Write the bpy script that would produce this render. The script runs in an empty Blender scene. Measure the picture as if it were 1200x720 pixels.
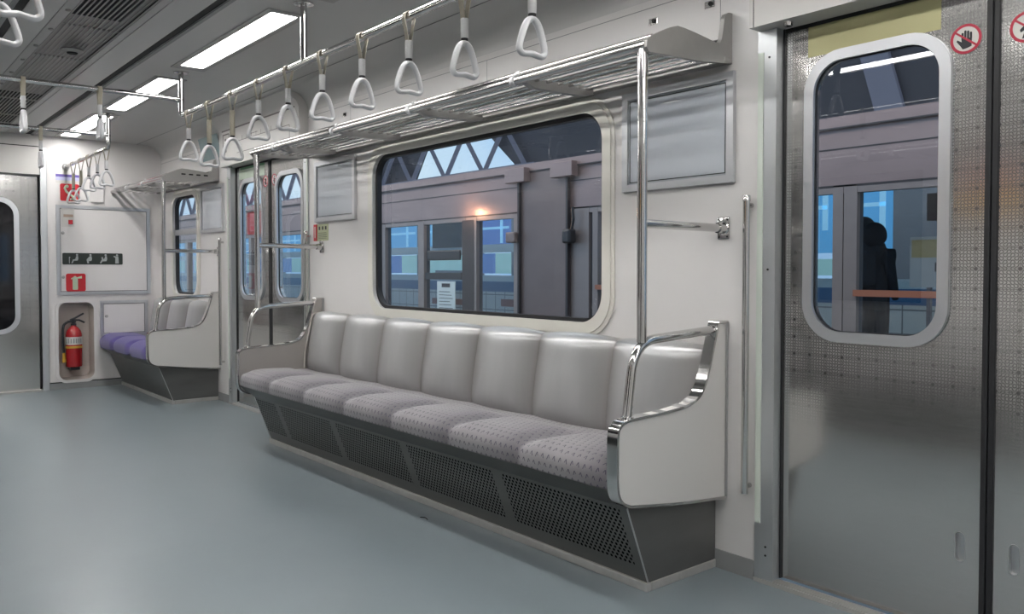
import bpy, bmesh, math, random
from math import sin, cos, pi, radians, floor
from mathutils import Vector, Matrix
random.seed(7)
SC = bpy.context.scene
COL = SC.collection

# ------------------------------------------------------------------ materials
class NT:
    def __init__(s, mat):
        s.t = mat.node_tree; s.n = s.t.nodes; s.l = s.t.links
    def node(s, typ, **kw):
        n = s.n.new(typ)
        for k, v in kw.items(): setattr(n, k, v)
        return n
    def put(s, sock, v):
        if hasattr(v, 'is_output') or hasattr(v, 'links'): s.l.new(v, sock)
        else: sock.default_value = v
    def m(s, op, a, b=0.0, c=0.0, clamp=False):
        n = s.n.new('ShaderNodeMath'); n.operation = op; n.use_clamp = clamp
        s.put(n.inputs[0], a); s.put(n.inputs[1], b); s.put(n.inputs[2], c)
        return n.outputs[0]
    def mix(s, f, a, b):
        n = s.n.new('ShaderNodeMix'); n.data_type = 'RGBA'
        s.put(n.inputs[0], f)
        s.put(n.inputs[6], a if hasattr(a, 'links') else (*a, 1)); s.put(n.inputs[7], b if hasattr(b, 'links') else (*b, 1))
        return n.outputs[2]
    def fmix(s, f, a, b):
        return s.m('ADD', s.m('MULTIPLY', s.m('SUBTRACT', b, a), f), a)
    def noise(s, vec, scale, detail=3.0, rough=.5):
        n = s.n.new('ShaderNodeTexNoise'); n.inputs['Scale'].default_value = scale
        n.inputs['Detail'].default_value = detail; n.inputs['Roughness'].default_value = rough
        if vec is not None: s.l.new(vec, n.inputs['Vector'])
        return n.outputs['Fac']
    def obj(s): return s.n.new('ShaderNodeTexCoord').outputs['Object']
    def uv(s): return s.n.new('ShaderNodeTexCoord').outputs['UV']
    def sep(s, v):
        n = s.n.new('ShaderNodeSeparateXYZ'); s.l.new(v, n.inputs[0]); return n.outputs
    def scale(s, v, xyz):
        n = s.n.new('ShaderNodeMapping'); n.inputs['Scale'].default_value = xyz; s.l.new(v, n.inputs[0]); return n.outputs[0]

def base(name):
    m = bpy.data.materials.new(name); m.use_nodes = True
    return m, m.node_tree.nodes['Principled BSDF'], NT(m)

def pbr(name, col, rough=.5, metal=0., var=.06, nscale=6., bump=0., bscale=200., coat=0., emit=None, es=0., spec=.5, stretch=None, rvar=0.):
    m, b, t = base(name)
    o = t.obj()
    v = t.scale(o, stretch) if stretch else o
    nz = t.noise(v, nscale, 4)
    lo = tuple(c * (1 - var) for c in col); hi = tuple(min(1, c * (1 + var)) for c in col)
    t.l.new(t.mix(nz, lo, hi), b.inputs['Base Color'])
    b.inputs['Roughness'].default_value = rough
    if rvar:
        t.l.new(t.m('ADD', t.m('MULTIPLY', t.m('SUBTRACT', nz, .5), rvar), rough), b.inputs['Roughness'])
    b.inputs['Metallic'].default_value = metal
    b.inputs['Specular IOR Level'].default_value = spec
    b.inputs['Coat Weight'].default_value = coat
    if bump:
        bn = t.node('ShaderNodeBump'); bn.inputs['Strength'].default_value = bump; bn.inputs['Distance'].default_value = .002
        t.l.new(t.noise(v, bscale, 2), bn.inputs['Height']); t.l.new(bn.outputs[0], b.inputs['Normal'])
    if emit:
        b.inputs['Emission Color'].default_value = (*emit, 1); b.inputs['Emission Strength'].default_value = es
    return m

M = {}
M['cream'] = pbr('cream_laminate', (.70, .68, .665), .33, var=.03, nscale=2.5)
M['cream_end'] = pbr('cream_end_wall', (.71, .685, .67), .5, var=.03, nscale=2.5)
M['panelwhite'] = pbr('cream_partition', (.64, .62, .595), .35, var=.02, nscale=3)
M['ceil'] = pbr('ceiling_laminate', (.56, .555, .54), .3, var=.04, nscale=3)
M['ceil_c'] = pbr('ceiling_centre', (.50, .495, .48), .35, var=.04, nscale=3)
M['header'] = pbr('header_laminate', (.62, .60, .575), .35, var=.03)
M['chrome'] = pbr('polished_steel', (.60, .59, .58), .10, 1., var=.05, nscale=9, rvar=.08)
M['tube'] = pbr('satin_tube_steel', (.58, .57, .56), .2, 1., var=.06, nscale=9, rvar=.1)
M['satin'] = pbr('satin_steel', (.56, .56, .565), .32, 1., var=.06, nscale=5, rvar=.1)
M['alu'] = pbr('cast_aluminium', (.40, .39, .375), .42, .75, var=.05, nscale=30)
M['frame'] = pbr('aluminium_frame', (.60, .61, .63), .34, .85, var=.04)
M['jamb'] = pbr('jamb_aluminium', (.58, .60, .61), .36, .8, var=.05)
M['trimgrey'] = pbr('worn_floor_trim', (.50, .49, .47), .45, .5, var=.15, nscale=25)
M['basegrey'] = pbr('vinyl_skirting', (.27, .275, .275), .45, var=.1, nscale=10)
M['black'] = pbr('black_rubber', (.012, .012, .014), .5)
M['dark'] = pbr('dark_void', (.01, .01, .01), .7)
M['whiteplastic'] = pbr('grey_white_plastic', (.60, .60, .61), .3, var=.03)
M['sleeve'] = pbr('grey_sleeve', (.52, .52, .52), .28, var=.03)
M['strap'] = pbr('beige_strap', (.36, .33, .26), .6, var=.1, nscale=60)
M['red'] = pbr('extinguisher_red', (.42, .012, .018), .22, coat=.5)
M['redsign'] = pbr('sign_red', (.55, .02, .03), .4)
M['redring'] = pbr('sticker_red', (.46, .02, .05), .4)
M['stickerwhite'] = pbr('sticker_white', (.66, .64, .60), .4)
M['ink'] = pbr('sticker_ink', (.012, .014, .018), .4)
M['signdark'] = pbr('dark_green_sign', (.022, .03, .024), .35)
M['picto'] = pbr('pictogram_grey', (.36, .38, .38), .45)
M['glow'] = pbr('pale_green_glow', (.55, .65, .48), .45)
M['glowstrip'] = pbr('pale_strip', (.62, .67, .60), .45)
M['paper'] = pbr('paper_white', (.62, .60, .57), .5)
M['purpleink'] = pbr('purple_ink', (.13, .09, .36), .5)
M['blueink'] = pbr('pale_blue_ink', (.50, .52, .72), .5)
M['tan'] = pbr('tan_ink', (.45, .34, .27), .5)
M['yellow'] = pbr('olive_notice', (.40, .38, .20), .38, .25, var=.04)
M['olive'] = pbr('olive_label', (.42, .45, .28), .45)
M['teal'] = pbr('teal_poster', (.16, .26, .27), .3, var=.3, nscale=5)
M['green'] = pbr('green_notice', (.05, .22, .09), .4)
M['mint'] = pbr('mint_notice', (.42, .50, .40), .4, var=.15, nscale=20)
M['line'] = pbr('map_line', (.16, .14, .14), .5)
M['yellowplastic'] = pbr('yellow_plastic', (.55, .30, .03), .4)
M['lightframe'] = pbr('light_frame', (.42, .41, .40), .4, .2)
M['whitebezel'] = pbr('ivory_bezel', (.70, .68, .62), .3, var=.02)
M['niche'] = pbr('niche_plastic', (.52, .46, .42), .4, var=.12, nscale=7)
M['pipingm'] = pbr('cushion_piping', (.62, .58, .54), .4)
M['screen_ad'] = pbr('advert_insert', (.47, .50, .54), .07, var=.02, nscale=2, coat=.6)

def mat_light(name, col, s):
    m, b, t = base(name)
    b.inputs['Base Color'].default_value = (.8, .8, .8, 1)
    b.inputs['Emission Color'].default_value = (*col, 1); b.inputs['Emission Strength'].default_value = s
    t.obj(); return m
M['lamp'] = mat_light('lamp_diffuser', (1, .985, .97), 24.)
M['lampmid'] = mat_light('lamp_diffuser_dim', (1, .985, .97), 15.)

def mat_glass(name, tint, ior=1.5, rough=0.0):
    m = bpy.data.materials.new(name); m.use_nodes = True; t = NT(m)
    for n in list(t.n):
        if n.type == 'BSDF_PRINCIPLED': t.n.remove(n)
    out = [n for n in t.n if n.type == 'OUTPUT_MATERIAL'][0]
    tr = t.node('ShaderNodeBsdfTransparent'); tr.inputs[0].default_value = (*tint, 1)
    gl = t.node('ShaderNodeBsdfGlossy'); gl.inputs['Roughness'].default_value = rough
    gl.inputs[0].default_value = (.95, .97, 1, 1)
    geo = t.node('ShaderNodeNewGeometry'); dt = t.node('ShaderNodeVectorMath'); dt.operation = 'DOT_PRODUCT'
    t.l.new(geo.outputs['Normal'], dt.inputs[0]); t.l.new(geo.outputs['Incoming'], dt.inputs[1])
    f0 = ((ior - 1) / (ior + 1)) ** 2 * 1.7
    fr_ = t.m('ADD', t.m('MULTIPLY', t.m('POWER', t.m('SUBTRACT', 1., t.m('ABSOLUTE', dt.outputs['Value'])), 5.), 1 - f0), f0)
    mx = t.node('ShaderNodeMixShader')
    t.l.new(fr_, mx.inputs[0]); t.l.new(tr.outputs[0], mx.inputs[1]); t.l.new(gl.outputs[0], mx.inputs[2])
    t.l.new(mx.outputs[0], out.inputs[0]); return m
M['glass'] = mat_glass('window_glass', (.78, .77, .76), 1.45)
M['pglass'] = mat_glass('platform_glass', (.75, .82, .88), 1.25)
M['darkglass'] = pbr('dark_glass', (.006, .006, .008), .06)

def mat_floor():
    m, b, t = base('blue_grey_vinyl'); o = t.obj()
    n1 = t.noise(o, 1.3, 5, .6); n2 = t.noise(o, 4.5, 3)
    c = t.mix(n1, (.172, .208, .225), (.245, .288, .305))
    c = t.mix(t.m('MULTIPLY', n2, .12), c, (.16, .18, .19))
    t.l.new(c, b.inputs['Base Color'])
    t.l.new(t.m('ADD', t.m('MULTIPLY', n1, .05), .285), b.inputs['Roughness'])
    return m
M['floor'] = mat_floor()

def mat_fabric():
    """grey lilac upholstery with rows of small dark chevron marks; UV in metres"""
    m, b, t = base('patterned_seat_fabric'); s = t.sep(t.uv()); U, V = s[0], s[1]
    pu, pv = .030, .0275
    row = t.m('FLOOR', t.m('DIVIDE', V, pv))
    alt = t.m('MODULO', row, 2)
    alt = t.m('ABSOLUTE', alt)
    x = t.m('SUBTRACT', t.m('FRACT', t.m('ADD', t.m('DIVIDE', U, pu), t.m('MULTIPLY', alt, .5))), .5)
    col = t.m('ABSOLUTE', t.m('MODULO', t.m('FLOOR', t.m('ADD', t.m('DIVIDE', U, pu), t.m('MULTIPLY', alt, .5))), 2))
    sg = t.m('SUBTRACT', t.m('MULTIPLY', col, 2), 1)
    xx = t.m('MULTIPLY', x, sg)
    y = t.m('SUBTRACT', t.m('FRACT', t.m('DIVIDE', V, pv)), .5)
    a = t.m('LESS_THAN', t.m('ABSOLUTE', t.m('SUBTRACT', t.m('ADD', xx, .10), t.m('MULTIPLY', y, -.35))), .055)
    a = t.m('MULTIPLY', a, t.m('LESS_THAN', t.m('ABSOLUTE', y), .26))
    y2 = t.m('ADD', y, .06)
    c = t.m('LESS_THAN', t.m('ABSOLUTE', t.m('SUBTRACT', t.m('SUBTRACT', xx, .12), t.m('MULTIPLY', y2, .45))), .05)
    c = t.m('MULTIPLY', c, t.m('LESS_THAN', t.m('ABSOLUTE', y2), .17))
    mk = t.m('MAXIMUM', a, c)
    nz = t.noise(t.obj(), 7, 3); fz = t.noise(t.obj(), 500, 2)
    bc = t.mix(nz, (.27, .255, .265), (.36, .34, .35))
    bc = t.mix(t.m('MULTIPLY', fz, .35), bc, (.14, .125, .14))
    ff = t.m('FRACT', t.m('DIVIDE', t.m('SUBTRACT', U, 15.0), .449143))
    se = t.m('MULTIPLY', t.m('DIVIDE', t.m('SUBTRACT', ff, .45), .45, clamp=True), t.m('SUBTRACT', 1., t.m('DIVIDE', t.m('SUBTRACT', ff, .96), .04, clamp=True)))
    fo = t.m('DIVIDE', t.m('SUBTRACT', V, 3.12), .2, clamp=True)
    bc = t.mix(t.m('MULTIPLY', t.m('MULTIPLY', se, fo), .62), bc, (.075, .066, .08))  # painted shade: colour darkens into the valley at the end of each pad
    t.l.new(t.mix(t.m('MULTIPLY', mk, .95), bc, (.025, .018, .05)), b.inputs['Base Color'])
    b.inputs['Roughness'].default_value = .85
    b.inputs['Sheen Weight'].default_value = .25
    bn = t.node('ShaderNodeBump'); bn.inputs['Strength'].default_value = .25; bn.inputs['Distance'].default_value = .001
    t.l.new(fz, bn.inputs['Height']); t.l.new(bn.outputs[0], b.inputs['Normal'])
    return m
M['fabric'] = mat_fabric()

def mat_purple():
    m, b, t = base('purple_seat_fabric'); o = t.obj()
    c = t.mix(t.noise(o, 60, 3), (.05, .035, .18), (.09, .065, .26))
    t.l.new(c, b.inputs['Base Color']); b.inputs['Roughness'].default_value = .85; b.inputs['Sheen Weight'].default_value = .3
    return m
M['purple'] = mat_purple()

def mat_back():
    m, b, t = base('silver_grey_backrest'); o = t.obj()
    c = t.mix(t.noise(t.scale(o, (6, 6, 1.2)), 2, 4), (.43, .435, .435), (.52, .525, .525))
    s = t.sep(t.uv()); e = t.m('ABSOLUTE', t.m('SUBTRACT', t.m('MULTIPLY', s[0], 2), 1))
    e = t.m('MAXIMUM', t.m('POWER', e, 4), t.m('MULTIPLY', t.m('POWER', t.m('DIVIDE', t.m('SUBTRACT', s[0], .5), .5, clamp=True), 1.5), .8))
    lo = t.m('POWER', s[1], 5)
    c = t.mix(t.m('MULTIPLY', t.m('MAXIMUM', e, lo), .72), c, (.20, .18, .165))  # brownish seams, plus painted shade beside each seam and along the bottom
    t.l.new(c, b.inputs['Base Color']); b.inputs['Roughness'].default_value = .33; b.inputs['Metallic'].default_value = .45
    bn = t.node('ShaderNodeBump'); bn.inputs['Strength'].default_value = .1; bn.inputs['Distance'].default_value = .001
    t.l.new(t.noise(o, 260, 2), bn.inputs['Height']); t.l.new(bn.outputs[0], b.inputs['Normal'])
    return m
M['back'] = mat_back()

def mat_kick(perf):
    """dark steel kick panel; UV = (distance along bench, distance up the slope) in metres, staggered holes in rectangular fields"""
    m, b, t = base('perforated_dark_steel' if perf else 'dark_steel'); o = t.obj()
    nz = t.noise(t.scale(o, (1, 1, 3)), 3, 5)
    bc = t.mix(nz, (.11, .11, .105), (.19, .19, .185))
    b.inputs['Metallic'].default_value = .55
    if perf:
        s = t.sep(t.uv()); U, V = s[0], s[1]
        pu, pv = .0215, .0150
        row = t.m('FLOOR', t.m('DIVIDE', V, pv)); st = t.m('MULTIPLY', t.m('ABSOLUTE', t.m('MODULO', row, 2)), .5)
        x = t.m('MULTIPLY', t.m('SUBTRACT', t.m('FRACT', t.m('ADD', t.m('DIVIDE', U, pu), st)), .5), pu)
        y = t.m('MULTIPLY', t.m('SUBTRACT', t.m('FRACT', t.m('DIVIDE', V, pv)), .5), pv)
        d = t.m('ADD', t.m('POWER', t.m('DIVIDE', x, .0058), 2), t.m('POWER', t.m('DIVIDE', y, .0056), 2))
        h = t.m('LESS_THAN', d, 1.)
        f = t.m('FRACT', t.m('DIVIDE', t.m('SUBTRACT', U, .04), .70))
        ins = t.m('MULTIPLY', t.m('GREATER_THAN', f, .0), t.m('LESS_THAN', f, .91))
        ins = t.m('MULTIPLY', ins, t.m('MULTIPLY', t.m('GREATER_THAN', V, .062), t.m('LESS_THAN', V, .288)))
        h = t.m('MULTIPLY', h, ins)
        bc = t.mix(h, bc, (.002, .002, .002))
        b.inputs['Metallic'].default_value = .5
        t.l.new(t.m('MULTIPLY', t.m('SUBTRACT', 1., h), .5), b.inputs['Metallic'])
        t.l.new(t.m('MULTIPLY', t.m('SUBTRACT', 1., h), .5), b.inputs['Specular IOR Level'])
    t.l.new(bc, b.inputs['Base Color'])
    t.l.new(t.m('ADD', t.m('MULTIPLY', nz, .2), .3), b.inputs['Roughness'])
    return m
M['kick'] = mat_kick(True); M['kickp'] = mat_kick(False)

def mat_door():
    """brushed steel with an etched tile pattern (0.058 m tiles, joint lines, dots, maze of fine curls) above knee height"""
    m, b, t = base('etched_door_steel'); o = t.obj(); s = t.sep(o); X, Z = t.m('ADD', s[0], s[1]), s[2]
    p = .058
    ux = t.m('DIVIDE', X, p); uz = t.m('DIVIDE', Z, p)
    ex = t.m('SUBTRACT', .5, t.m('ABSOLUTE', t.m('SUBTRACT', t.m('FRACT', ux), .5))); ez = t.m('SUBTRACT', .5, t.m('ABSOLUTE', t.m('SUBTRACT', t.m('FRACT', uz), .5)))
    line = t.m('LESS_THAN', t.m('MINIMUM', ex, ez), .02)
    dot = t.m('LESS_THAN', t.m('ADD', t.m('POWER', ex, 2), t.m('POWER', ez, 2)), .006)
    def truchet(n, wd, seed):
        cx, cz = t.m('MULTIPLY', ux, n), t.m('MULTIPLY', uz, n)
        comb = t.node('ShaderNodeCombineXYZ'); t.l.new(t.m('FLOOR', cx), comb.inputs[0]); t.l.new(t.m('FLOOR', cz), comb.inputs[1]); comb.inputs[2].default_value = seed
        wn = t.node('ShaderNodeTexWhiteNoise'); wn.noise_dimensions = '3D'; t.l.new(comb.outputs[0], wn.inputs['Vector'])
        fl = t.m('GREATER_THAN', wn.outputs['Value'], .5)
        fx, fz = t.m('FRACT', cx), t.m('FRACT', cz)
        fx = t.m('ABSOLUTE', t.m('SUBTRACT', fl, fx))
        d1 = t.m('SQRT', t.m('ADD', t.m('POWER', fx, 2), t.m('POWER', fz, 2)))
        gx, gz = t.m('SUBTRACT', 1., fx), t.m('SUBTRACT', 1., fz)
        d2 = t.m('SQRT', t.m('ADD', t.m('POWER', gx, 2), t.m('POWER', gz, 2)))
        return t.m('LESS_THAN', t.m('MINIMUM', t.m('ABSOLUTE', t.m('SUBTRACT', d1, .5)), t.m('ABSOLUTE', t.m('SUBTRACT', d2, .5))), wd)
    mz = truchet(6., .17, 3.)
    pat = t.m('MAXIMUM', t.m('MAXIMUM', t.m('MULTIPLY', line, .7), dot), t.m('MULTIPLY', mz, .8))
    fade = t.m('DIVIDE', t.m('SUBTRACT', Z, .55), .2, clamp=True)
    patch = t.m('DIVIDE', t.m('SUBTRACT', t.noise(o, 1.6, 2), .30), .25, clamp=True)
    pat = t.m('MULTIPLY', pat, t.m('MULTIPLY', fade, t.m('ADD', t.m('MULTIPLY', patch, .55), .45)))
    nz = t.noise(t.scale(o, (3, 3, 60)), 4, 3)
    bc = t.mix(nz, (.55, .54, .525), (.61, .60, .585))
    t.l.new(t.mix(t.m('MULTIPLY', pat, .85), bc, (.08, .08, .08)), b.inputs['Base Color'])
    b.inputs['Metallic'].default_value = .92
    t.l.new(t.m('ADD', t.m('MULTIPLY', pat, .15), t.m('ADD', t.m('MULTIPLY', nz, .05), .11)), b.inputs['Roughness'])
    return m
M['door'] = mat_door()

def mat_tiles():
    m, b, t = base('station_tiles'); s = t.sep(t.obj()); X, Z = s[0], s[2]
    p = .3
    ex = t.m('ABSOLUTE', t.m('SUBTRACT', t.m('FRACT', t.m('DIVIDE', X, p)), .5)); ez = t.m('ABSOLUTE', t.m('SUBTRACT', t.m('FRACT', t.m('DIVIDE', Z, p)), .5))
    g = t.m('GREATER_THAN', t.m('MAXIMUM', ex, ez), .47)
    c = t.mix(t.noise(t.obj(), 1.5, 2), (.34, .40, .40), (.46, .48, .44))
    c = t.mix(g, c, (.10, .12, .13))
    t.l.new(c, b.inputs['Base Color']); b.inputs['Roughness'].default_value = .3
    t.l.new(c, b.inputs['Emission Color']); b.inputs['Emission Strength'].default_value = .28  # tiles emit a little, standing in for light falling on them
    return m
M['tiles'] = mat_tiles()
M['psd'] = pbr('mauve_grey_steel', (.285, .215, .205), .38, .5, var=.18, nscale=1.2, stretch=(1, 1, 3))
M['psd2'] = pbr('dull_brown_steel', (.20, .155, .145), .4, .5, var=.2, nscale=1.4, stretch=(1, 1, 2))
M['psddark'] = pbr('dark_joint', (.03, .027, .03), .5)
M['mull'] = pbr('mullion_grey', (.25, .215, .205), .4, .4, var=.1)
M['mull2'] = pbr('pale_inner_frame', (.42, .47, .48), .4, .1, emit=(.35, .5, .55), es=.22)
M['bluewin'] = pbr('blue_lit_glazing', (.06, .2, .4), .25, emit=(.13, .42, .70), es=.85, var=.5, nscale=.7)
M['bluewin2'] = pbr('deep_blue_glazing', (.05, .1, .35), .25, emit=(.13, .26, .52), es=.7, var=.4, nscale=.9)
M['mintwin'] = pbr('mint_lit_glazing', (.3, .5, .45), .25, emit=(.42, .72, .70), es=.6, var=.3, nscale=2)
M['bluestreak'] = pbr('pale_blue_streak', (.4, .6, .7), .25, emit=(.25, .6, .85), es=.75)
M['blueband'] = pbr('navy_band', (.04, .10, .19), .4, emit=(.03, .09, .18), es=.4)
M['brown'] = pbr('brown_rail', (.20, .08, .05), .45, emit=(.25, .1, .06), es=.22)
M['signblack'] = pbr('sign_black', (.02, .02, .022), .35)
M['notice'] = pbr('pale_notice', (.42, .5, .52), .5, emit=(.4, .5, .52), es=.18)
M['concrete'] = pbr('platform_concrete', (.22, .21, .2), .7, var=.15)
M['roofdark'] = pbr('canopy_dark', (.10, .10, .115), .7, var=.2, nscale=.6)
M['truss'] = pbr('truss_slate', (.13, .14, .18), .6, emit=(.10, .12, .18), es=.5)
M['coat'] = pbr('dark_coat', (.012, .013, .016), .8)
M['skin'] = pbr('skin', (.10, .065, .05), .7)
M['posterpaper'] = pbr('poster_paper', (.36, .36, .34), .5, var=.2, nscale=2, emit=(.4, .4, .36), es=.22)  # both poster colours glow faintly, added light on plain paper
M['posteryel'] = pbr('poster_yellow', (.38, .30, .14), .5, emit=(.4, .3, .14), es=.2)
M['greymull'] = pbr('grey_partition', (.16, .17, .18), .5, emit=(.18, .21, .24), es=.35)  # slight glow added to lift the grey, not a light source
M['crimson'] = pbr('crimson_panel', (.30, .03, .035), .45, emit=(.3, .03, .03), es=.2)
M['adorange'] = pbr('advert_orange', (.75, .42, .08), .4, var=.2)
M['adpink'] = pbr('advert_pink', (.6, .3, .3), .4, var=.3)
M['lining'] = pbr('grey_beige_lining', (.40, .375, .35), .36, .35, var=.1, nscale=4)
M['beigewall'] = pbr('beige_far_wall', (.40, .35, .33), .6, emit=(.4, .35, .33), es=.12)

# ------------------------------------------------------------------ helpers
def mesh(name, bm, mat, parent=None, smooth=False, loc=None, kind=None, label=None, autosm=False):
    bmesh.ops.recalc_face_normals(bm, faces=bm.faces[:])
    off = Vector((0, 0, 0))
    if parent is not None:
        p = parent
        while p is not None: off += p.location; p = p.parent
    elif loc is not None: off = Vector(loc)
    if off.length > 0: bmesh.ops.translate(bm, verts=bm.verts[:], vec=-off)
    me = bpy.data.meshes.new(name); bm.to_mesh(me); bm.free()
    o = bpy.data.objects.new(name, me); COL.objects.link(o)
    mats = mat if isinstance(mat, (list, tuple)) else [mat]
    for mm in mats: me.materials.append(M[mm])
    if parent is not None: o.parent = parent
    elif loc is not None: o.location = loc
    if smooth:
        for p in me.polygons: p.use_smooth = True
    if autosm:
        for p in me.polygons: p.use_smooth = True
        for e in me.edges: pass
        try: me.set_sharp_from_angle(angle=radians(35))
        except Exception: pass
    if kind: o['kind'] = kind
    if label: o['label'] = label
    return o

def thing(name, label, cat, loc=(0, 0, 0), group=None, kind=None):
    o = bpy.data.objects.new(name, None); COL.objects.link(o); o.location = loc; o.empty_display_size = .05
    if kind: o['kind'] = kind
    else: o['label'] = label; o['category'] = cat
    if group: o['group'] = group
    return o
def tag(o, label, cat, group=None):
    o['label'] = label; o['category'] = cat
    if group: o['group'] = group
    return o
def B(): return bmesh.new()

def box(bm, x0, x1, y0, y1, z0, z1, mi=0, bev=0.):
    r = bmesh.ops.create_cube(bm, size=1.)
    vs = r['verts']
    for v in vs:
        v.co = Vector(((x0 + x1) / 2 + v.co.x * (x1 - x0), (y0 + y1) / 2 + v.co.y * (y1 - y0), (z0 + z1) / 2 + v.co.z * (z1 - z0)))
    fs = {f for v in vs for f in v.link_faces}
    for f in fs: f.material_index = mi
    if bev:
        es = {e for f in fs for e in f.edges}
        r2 = bmesh.ops.bevel(bm, geom=list(es), offset=bev, segments=2, affect='EDGES', profile=.5)
        for f in r2['faces']: f.material_index = mi
    return vs

def catmull(pts, n=8, closed=False):
    out = []; P = [Vector(p) for p in pts]; N = len(P)
    rng = range(N if closed else N - 1)
    for i in rng:
        p0 = P[(i - 1) % N] if (closed or i > 0) else P[0]; p1 = P[i]; p2 = P[(i + 1) % N]; p3 = P[(i + 2) % N] if (closed or i < N - 2) else P[-1]
        for k in range(n):
            t = k / n
            out.append(.5 * ((2 * p1) + (-p0 + p2) * t + (2 * p0 - 5 * p1 + 4 * p2 - p3) * t * t + (-p0 + 3 * p1 - 3 * p2 + p3) * t ** 3))
    if not closed: out.append(P[-1])
    return out

def fillet(pts, r, n=6):
    """round the inner corners of a polyline"""
    P = [Vector(p) for p in pts]; out = [P[0]]
    for i in range(1, len(P) - 1):
        a, b, c = P[i - 1], P[i], P[i + 1]
        d1 = (a - b); d2 = (c - b); rr = min(r, d1.length * .49, d2.length * .49)
        s = b + d1.normalized() * rr; e = b + d2.normalized() * rr
        for k in range(n + 1):
            t = k / n; out.append((1 - t) ** 2 * s + 2 * t * (1 - t) * b + t * t * e)
    out.append(P[-1]); return out

def tube(bm, pts, r, seg=12, closed=False, cap=True, rx=None, mi=0, up=None):
    P = [Vector(p) for p in pts]; N = len(P); rings = []
    rad = r if isinstance(r, (list, tuple)) else [r] * N
    t0 = (P[1] - P[0]).normalized()
    nrm = Vector(up) if up else (Vector((0, 0, 1)) if abs(t0.z) < .9 else Vector((1, 0, 0)))
    nrm = (nrm - t0 * nrm.dot(t0)).normalized()
    for i in range(N):
        if closed: t = (P[(i + 1) % N] - P[i - 1]).normalized()
        else: t = (P[min(i + 1, N - 1)] - P[max(i - 1, 0)]).normalized()
        nrm = (nrm - t * nrm.dot(t))
        if nrm.length < 1e-6: nrm = t.orthogonal()
        nrm.normalize(); bn = t.cross(nrm)
        k2 = rx if rx else 1.
        rings.append([bm.verts.new(P[i] + nrm * cos(2 * pi * k / seg) * rad[i] + bn * sin(2 * pi * k / seg) * rad[i] * k2) for k in range(seg)])
    M_ = N if closed else N - 1
    for i in range(M_):
        a, b2 = rings[i], rings[(i + 1) % N]
        for k in range(seg):
            f = bm.faces.new((a[k], a[(k + 1) % seg], b2[(k + 1) % seg], b2[k])); f.material_index = mi
    if cap and not closed:
        for rg in (rings[0][::-1], rings[-1]):
            f = bm.faces.new(rg); f.material_index = mi

def lathe(bm, prof, c, axis='z', seg=24, mi=0):
    """prof: list of (radius, height)"""
    c = Vector(c); rings = []
    for r, h in prof:
        ring = []
        for k in range(seg):
            a = 2 * pi * k / seg
            if axis == 'z': p = Vector((r * cos(a), r * sin(a), h))
            elif axis == 'y': p = Vector((r * cos(a), h, r * sin(a)))
            else: p = Vector((h, r * cos(a), r * sin(a)))
            ring.append(bm.verts.new(c + p))
        rings.append(ring)
    for i in range(len(rings) - 1):
        for k in range(seg):
            f = bm.faces.new((rings[i][k], rings[i][(k + 1) % seg], rings[i + 1][(k + 1) % seg], rings[i + 1][k])); f.material_index = mi
    for rg in (rings[0][::-1], rings[-1]):
        f = bm.faces.new(rg); f.material_index = mi

def rrect(a0, a1, b0, b1, r, n=7):
    out = []
    for cx, cy, s in ((a1 - r, b1 - r, 0), (a0 + r, b1 - r, 1), (a0 + r, b0 + r, 2), (a1 - r, b0 + r, 3)):
        for k in range(n + 1):
            a = (s + k / n) * pi / 2; out.append((cx + r * cos(a), cy + r * sin(a)))
    return out
def circ(cx, cy, r, n=28): return [(cx + r * cos(2 * pi * k / n), cy + r * sin(2 * pi * k / n)) for k in range(n)]

def plate(bm, outer, holes, plane, d, th, mi=0):
    """flat sheet with holes. plane: 'x' (pts = y,z at x=d), 'y' (pts = x,z at y=d), 'z' (pts = x,y). th: signed thickness along the axis"""
    def mp(p, dd):
        return Vector((dd, p[0], p[1])) if plane == 'x' else Vector((p[0], dd, p[1])) if plane == 'y' else Vector((p[0], p[1], dd))
    tmp = bmesh.new(); edges = []
    for loop in [outer] + list(holes):
        vs = [tmp.verts.new(mp(p, d)) for p in loop]
        for i in range(len(vs)): edges.append(tmp.edges.new((vs[i], vs[(i + 1) % len(vs)])))
    bmesh.ops.triangle_fill(tmp, use_beauty=True, use_dissolve=False, edges=edges)
    tris = [[v.co.copy() for v in f.verts] for f in tmp.faces]
    tmp.free()
    ax = {'x': 0, 'y': 1, 'z': 2}[plane]
    cache = {}
    def V(co, k):
        key = (round(co.x, 6), round(co.y, 6), round(co.z, 6), k)
        if key not in cache:
            c = co.copy(); c[ax] += th * k; cache[key] = bm.verts.new(c)
        return cache[key]
    for t in tris:
        for k in (0, 1):
            f = bm.faces.new([V(c, k) for c in (t if k else t[::-1])]); f.material_index = mi
            if not th: break
    if th:
        for loop in [outer] + list(holes):
            n = len(loop)
            for i in range(n):
                a = mp(loop[i], d); b2 = mp(loop[(i + 1) % n], d)
                try:
                    f = bm.faces.new((V(a, 0), V(b2, 0), V(b2, 1), V(a, 1))); f.material_index = mi
                except ValueError: pass

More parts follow.
